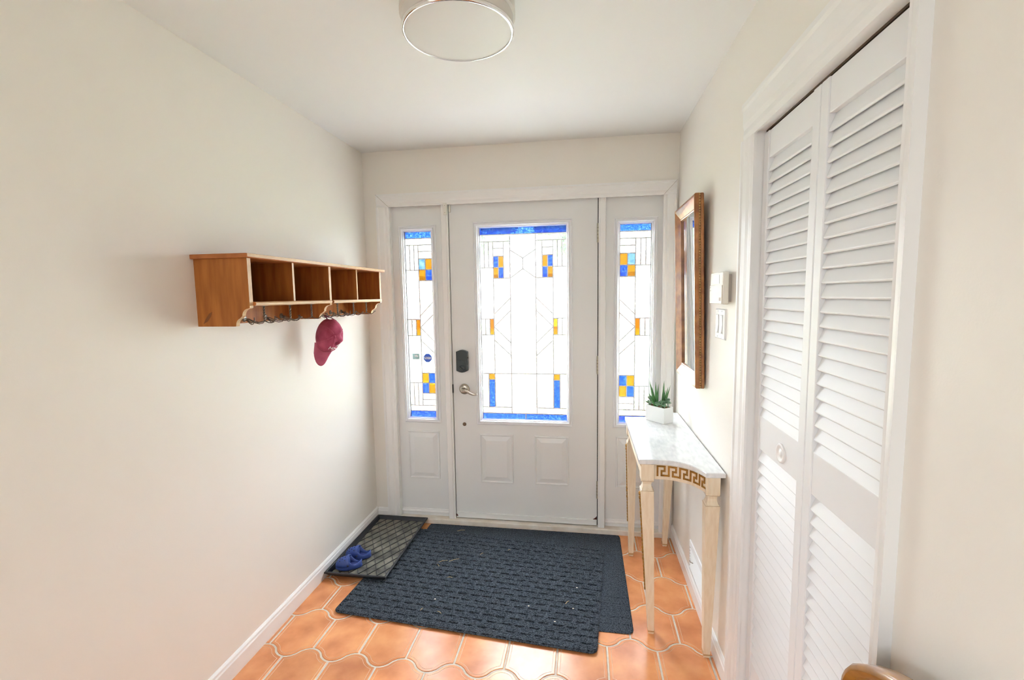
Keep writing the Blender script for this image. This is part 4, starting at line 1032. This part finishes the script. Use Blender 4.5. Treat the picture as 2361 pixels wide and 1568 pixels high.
for a, b, z, n, L, s_ in ((-0.47, 0.05, 0.108, 9, 0.024, 1), (-0.40, -0.30, 0.092, 9, 0.026, 2), (-0.28, -0.40, 0.098, 8, 0.022, 3), (0.22, -0.36, 0.098, 10, 0.022, 4), (0.32, -0.1, 0.108, 9, 0.020, 5), (0.38, 0.15, 0.104, 9, 0.020, 6), (0.10, -0.42, 0.092, 8, 0.018, 7), (0.28, 0.32, 0.118, 8, 0.018, 8), (-0.46, -0.1, 0.118, 8, 0.020, 9), (-0.36, 0.1, 0.098, 9, 0.020, 10), (0.02, -0.30, 0.100, 9, 0.016, 11), (0.18, 0.0, 0.100, 9, 0.018, 12), (0.40, -0.3, 0.094, 9, 0.018, 13), (0.30, -0.38, 0.112, 9, 0.016, 14), (-0.20, -0.2, 0.094, 8, 0.018, 15), (0.44, 0.0, 0.112, 8, 0.015, 16)):
    q = pc + e1 * a + e2 * b; rosette(q.x, q.y, ZT + z, n, L, 0.15, s_)

# ---- mirror, leaning a little out at the top
mr = thing('wall_mirror', 'tall rectangular mirror in a wide burl wood frame with beaded edge', 'mirror', (W - 0.002, -0.48, 1.065))
MZ0, MZ1, MY0, MY1 = 1.065, 1.915, -0.700, -0.255
lean = lambda z: 0.006 + 0.022 * (z - MZ0) / (MZ1 - MZ0)
FM = lambda a, b, h: (W - lean(b) - h, a, b)
bm = nb(); rectring(bm, MY0, MY1, MZ0, MZ1, [(0.004, 0.0), (0.0, 0.004), (0.0, 0.014), (0.003, 0.015), (0.003, 0.022), (0.0, 0.023), (0.0, 0.036), (0.005, 0.040), (0.012, 0.040), (0.052, 0.021), (0.056, 0.023), (0.061, 0.021), (0.064, 0.005)], FM, cap_first=True)
obj('frame', bm, 'burl_wood', mr)
bm = nb(); d = 0.062
q = [FM(MY0 + d, MZ0 + d, 0.0225), FM(MY1 - d, MZ0 + d, 0.0130), FM(MY1 - d, MZ1 - d, 0.0130), FM(MY0 + d, MZ1 - d, 0.0225)]; q2 = [(p[0] + 0.003, p[1], p[2]) for p in q]
loops(bm, [q2, q]); obj('mirror_glass', bm, 'mirror_glass', mr)
bm = nb()
n = 74
for k in range(n):
    z = MZ0 + 0.008 + (MZ1 - MZ0 - 0.016) * k / (n - 1); p = FM(MY0 + 0.0015, z, 0.0185)
    for yy in (MY0 + 0.0012, MY1 - 0.0012):
        tmp = bmesh.ops.create_uvsphere(bm, u_segments=6, v_segments=4, radius=0.0040)
        for v in tmp['verts']: v.co = v.co + Vector((p[0], yy, p[2]))
n = 36
for k in range(n):
    y = MY0 + 0.01 + (MY1 - MY0 - 0.02) * k / (n - 1)
    for z in (MZ0 + 0.0012, MZ1 - 0.0012):
        p = FM(y, z, 0.0185); tmp = bmesh.ops.create_uvsphere(bm, u_segments=6, v_segments=4, radius=0.0040)
        for v in tmp['verts']: v.co = v.co + Vector(p)
obj('beading', bm, 'gilt_bead', mr, smooth=True)
bm = nb(); rectring(bm, MY0 + 0.001, MY1 - 0.001, MZ0 + 0.001, MZ1 - 0.001, [(0.0, 0.0125), (-0.0008, 0.0125), (-0.0008, 0.0150), (0.0, 0.0150)], FM); obj('groove_line', bm, 'dark_groove', mr)

# ---- alarm keypad and light switch
t = thing('alarm_keypad', 'cream wall keypad with small grey screen above the light switch', 'keypad', (W - 0.018, -0.955, 1.445))
KY0, KY1, KX = -1.030, -0.862, W - 0.034
obj('back_plate', bx(W - 0.012, W - 0.0005, KY0 + 0.012, KY1 - 0.012, 1.455, 1.555), 'plastic_taupe', t)
obj('body', bx(KX, W - 0.012, KY0, KY1, 1.445, 1.565), 'plastic_cream', t, bevel=0.004)
obj('flap', bx(KX - 0.003, KX, KY0 + 0.003, KY1 - 0.003, 1.447, 1.516), 'plastic_cream', t, bevel=0.002)
obj('screen', bx(KX - 0.0012, KX, KY0 + 0.045, KY1 - 0.045, 1.522, 1.555), 'screen_grey', t)
obj('badge', bx(KX - 0.0036, KX - 0.003, KY0 + 0.016, KY0 + 0.034, 1.458, 1.470), 'plastic_taupe', t)
for z in (1.507, 1.495): obj('indicator', bx(KX - 0.0036, KX - 0.003, KY1 - 0.016, KY1 - 0.010, z, z + 0.004), 'plastic_taupe', t)
t = thing('light_switch', 'white double rocker light switch plate below the keypad', 'switch', (W, -0.91, 1.305))
SY0, SY1 = -0.970, -0.838
bm = nb(); rectring(bm, SY0, SY1, 1.306, 1.425, [(0, 0), (0.0005, 0.004), (0.004, 0.0065), (0.02, 0.007)], FX(W), cap_last=True, cap_first=True); obj('cover_plate', bm, 'plastic_white', t)
for c0 in (-0.930, -0.878):
    bm = nb(); prism(bm, [(0.0065, 1.330), (0.0125, 1.332), (0.0085, 1.366), (0.0105, 1.400), (0.0065, 1.402)], lambda p, h: (W - p[0], h, p[1]), c0 - 0.014, c0 + 0.014); obj('rocker', bm, 'plastic_white', t)
    bm = nb(); rectring(bm, c0 - 0.0165, c0 + 0.0165, 1.328, 1.404, [(0, 0.0068), (0, 0.0078), (0.002, 0.0078), (0.002, 0.0068)], FX(W)); obj('rocker_frame', bm, 'screen_grey', t)
    for z in (1.316, 1.416): obj('screw', lathe(nb(), [(0.003, -0.0066), (0.003, -0.0076), (0.0005, -0.008)], (W, c0, z), 10, 'x'), 'screen_grey', t)

# ---- wall register near the floor behind the table
t = thing('wall_register', 'white metal air register low on the wall behind the console table', 'vent', (W, -0.62, 0.09))
RY0, RY1, RZ0, RZ1 = -0.800, -0.475, 0.092, 0.245
bm = nb(); rectring(bm, RY0, RY1, RZ0, RZ1, [(0, 0), (0.002, 0.005), (0.022, 0.010), (0.024, 0.006)], FX(W)); obj('frame', bm, 'plastic_white', t)
for k in range(7):
    z = RZ0 + 0.028 + k * 0.0150; bm = nb(); prism(bm, [(0.001, z), (0.008, z - 0.004), (0.009, z - 0.003), (0.001, z + 0.0015)], lambda p, h: (W - p[0], h, p[1]), RY0 + 0.023, RY1 - 0.023); obj('slat', bm, 'plastic_white', t)
bm = nb(); tube(bm, [(W - 0.006, -0.56, 0.165), (W - 0.018, -0.56, 0.170), (W - 0.022, -0.556, 0.178)], 0.0025, 6); obj('lever', bm, 'plastic_taupe', t)
obj('backing', bx(W - 0.0012, W - 0.0002, RY0 + 0.02, RY1 - 0.02, RZ0 + 0.02, RZ1 - 0.02), 'plastic_white', t)

# ---- chair in the near corner: only the crest of its back shows
ch = thing('dining_chair', 'polished wooden chair with moulded camel back, its crest at the lower corner', 'chair', (1.62, -2.25, 0))
YC = -2.262
def crest(s_):  # outline of the chair back in (y, z); s_ shrinks
    pts = []
    half = [(-1.985, 0.50), (-1.978, 0.70), (-1.978, 0.778), (-1.983, 0.806), (-1.992, 0.826), (-2.006, 0.845), (-2.024, 0.860), (-2.046, 0.876), (-2.070, 0.891), (-2.098, 0.906), (-2.130, 0.920), (-2.17, 0.935), (-2.22, 0.946), (-2.262, 0.950)]
    full = half + [(2 * YC - y, z) for y, z in half[-2::-1]]
    c0 = Vector((YC, 0.72))
    N = len(full); res = []
    for i in range(N):
        p = Vector(full[i]); a = Vector(full[max(0, i - 1)]); b = Vector(full[min(N - 1, i + 1)]); td = (b - a).normalized(); nr = Vector((td.y, -td.x)); 
        if nr.dot(p - c0) > 0: nr = -nr
        res.append(p + nr * s_)
    return res
XB = 1.850
BF = lambda p, h: (XB + h, p.x, p.y)
bm = nb()
rings = []
for d, h in ((0.004, 0.016), (0.0, 0.012), (0.0, -0.008), (0.004, -0.014), (0.011, -0.016), (0.017, -0.012), (0.020, -0.007), (0.025, -0.009), (0.031, -0.010), (0.036, -0.004)): rings.append([BF(p, h) for p in crest(d)])
loops(bm, rings, False, False, False)
vs0 = [v for v in bm.verts]; n0 = len(rings[0]); bm.verts.ensure_lookup_table()
bm.faces.new([bm.verts[i] for i in range(n0)]); bm.faces.new([bm.verts[(len(rings) - 1) * n0 + i] for i in range(n0)][::-1])
smooth_angle(obj('backrest', bm, 'chair_wood', ch), 45)
obj('seat', bx(1.40, 1.83, -2.49, -2.03, 0.42, 0.465), 'chair_seat', ch, bevel=0.02)
obj('seat_frame', bx(1.41, 1.86, -2.48, -2.04, 0.36, 0.42), 'chair_wood', ch, bevel=0.005)
for x, y in ((1.435, -2.455), (1.435, -2.065), (1.845, -2.50), (1.845, -2.02)):
    bm = nb(); tube(bm, [(x, y, 0.0), (x, y, 0.05), (x, y, 0.36 if x < 1.7 else 0.52)], [0.013, 0.015, 0.021], 10); obj('leg', bm, 'chair_wood', ch, smooth=True)

# ================================================================== OUTSIDE (seen through the clear panes)
struct('ground_lawn', bx(-25, 25, 2.2, 45, -0.45, -0.30), 'lawn', 'green front lawn outside the door', 'lawn')
struct('porch_floor', bx(-3, 5, 0.14, 2.2, -0.30, -0.12), 'concrete', 'pale concrete porch outside the front door', 'porch')
tag(obj('porch_wall', bx(-2.4, 0.15, 1.55, 1.75, -0.12, 0.62), 'tan_brick', bevel=0.01), 'low tan brick porch wall seen through the sidelight above the tray', 'wall')
def tree(x, y, h, rc, seed, label):
    rs = random.Random(seed); t = thing('garden_tree', label, 'tree', (x, y, -0.3), 'trees on the front lawn')
    bm = nb(); tube(bm, [(x, y, -0.3), (x + 0.05, y, 0.8), (x, y, 2.0), (x + 0.1, y, h)], [0.2, 0.15, 0.13, 0.08], 10); obj('trunk', bm, 'bark', t, smooth=True)
    bm = nb()
    for k in range(2600):
        d = Vector((rs.gauss(0, 1), rs.gauss(0, 1), rs.gauss(0, 0.8))).normalized() * rc * rs.uniform(0.45, 1.0); c0 = Vector((x, y, h)) + d
        a = Vector((rs.uniform(-1, 1), rs.uniform(-1, 1), rs.uniform(-1, 1))).normalized() * 0.11; b = a.orthogonal().normalized() * 0.06
        bm.faces.new([bm.verts.new(c0 + q) for q in (-a, b, a, -b)])
    obj('crown', bm, 'leaf', t)['kind'] = 'stuff'
tree(-0.95, 7.4, 3.3, 0.93, 1, 'leafy tree on the lawn, seen through the latch side of the door glass')
tree(1.10, 8.0, 3.3, 0.95, 2, 'leafy tree on the lawn, seen through the hinge side of the door glass')
hs = thing('brick_house', 'red brick house across the lawn, glimpsed through the clear panes', 'house', (0, 24, -0.3))
obj('wall', bx(-11, 11, 22, 30, -0.3, 2.6), 'red_brick', hs)
bm = nb(); prism(bm, [(21.4, 2.6), (30.6, 2.6), (26, 4.8)], lambda p, h: (h, p[0], p[1]), -11.5, 11.5); obj('roof', bm, 'roof_shingle', hs)
for x in (-8, -4.5, 3.5, 7): 
    w_ = obj('window', bx(x, x + 1.6, 21.93, 22.0, 0.9, 2.1), 'trim_white', hs); obj('pane', bx(x + 0.08, x + 1.52, 21.90, 21.93, 0.98, 2.02), 'screen_grey', w_)
obj('house_door', bx(-0.5, 0.5, 21.93, 22.0, -0.2, 1.9), 'trim_white', hs)
fb = thing('flower_bush', 'red flowering bush on the lawn, seen through the sidelight behind the planter', 'bush', (2.15, 3.1, -0.3))
rs = random.Random(5); bm = nb(); bm2 = nb()
for k in range(900):
    c0 = Vector((2.15 + rs.gauss(0, 0.28), 3.1 + rs.gauss(0, 0.2), -0.28 + abs(rs.gauss(0, 0.13)))); a = Vector((rs.uniform(-1, 1), rs.uniform(-1, 1), rs.uniform(-1, 1))).normalized() * 0.03; b = a.orthogonal().normalized() * 0.02
    tgt = bm2 if k % 3 == 0 else bm
    if tgt is bm2: c0.z += 0.05
    tgt.faces.new([tgt.verts.new(c0 + q) for q in (-a, b, a, -b)])
obj('foliage', bm, 'leaf', fb)['kind'] = 'stuff'; obj('petals', bm2, 'petal_red', fb)['kind'] = 'stuff'
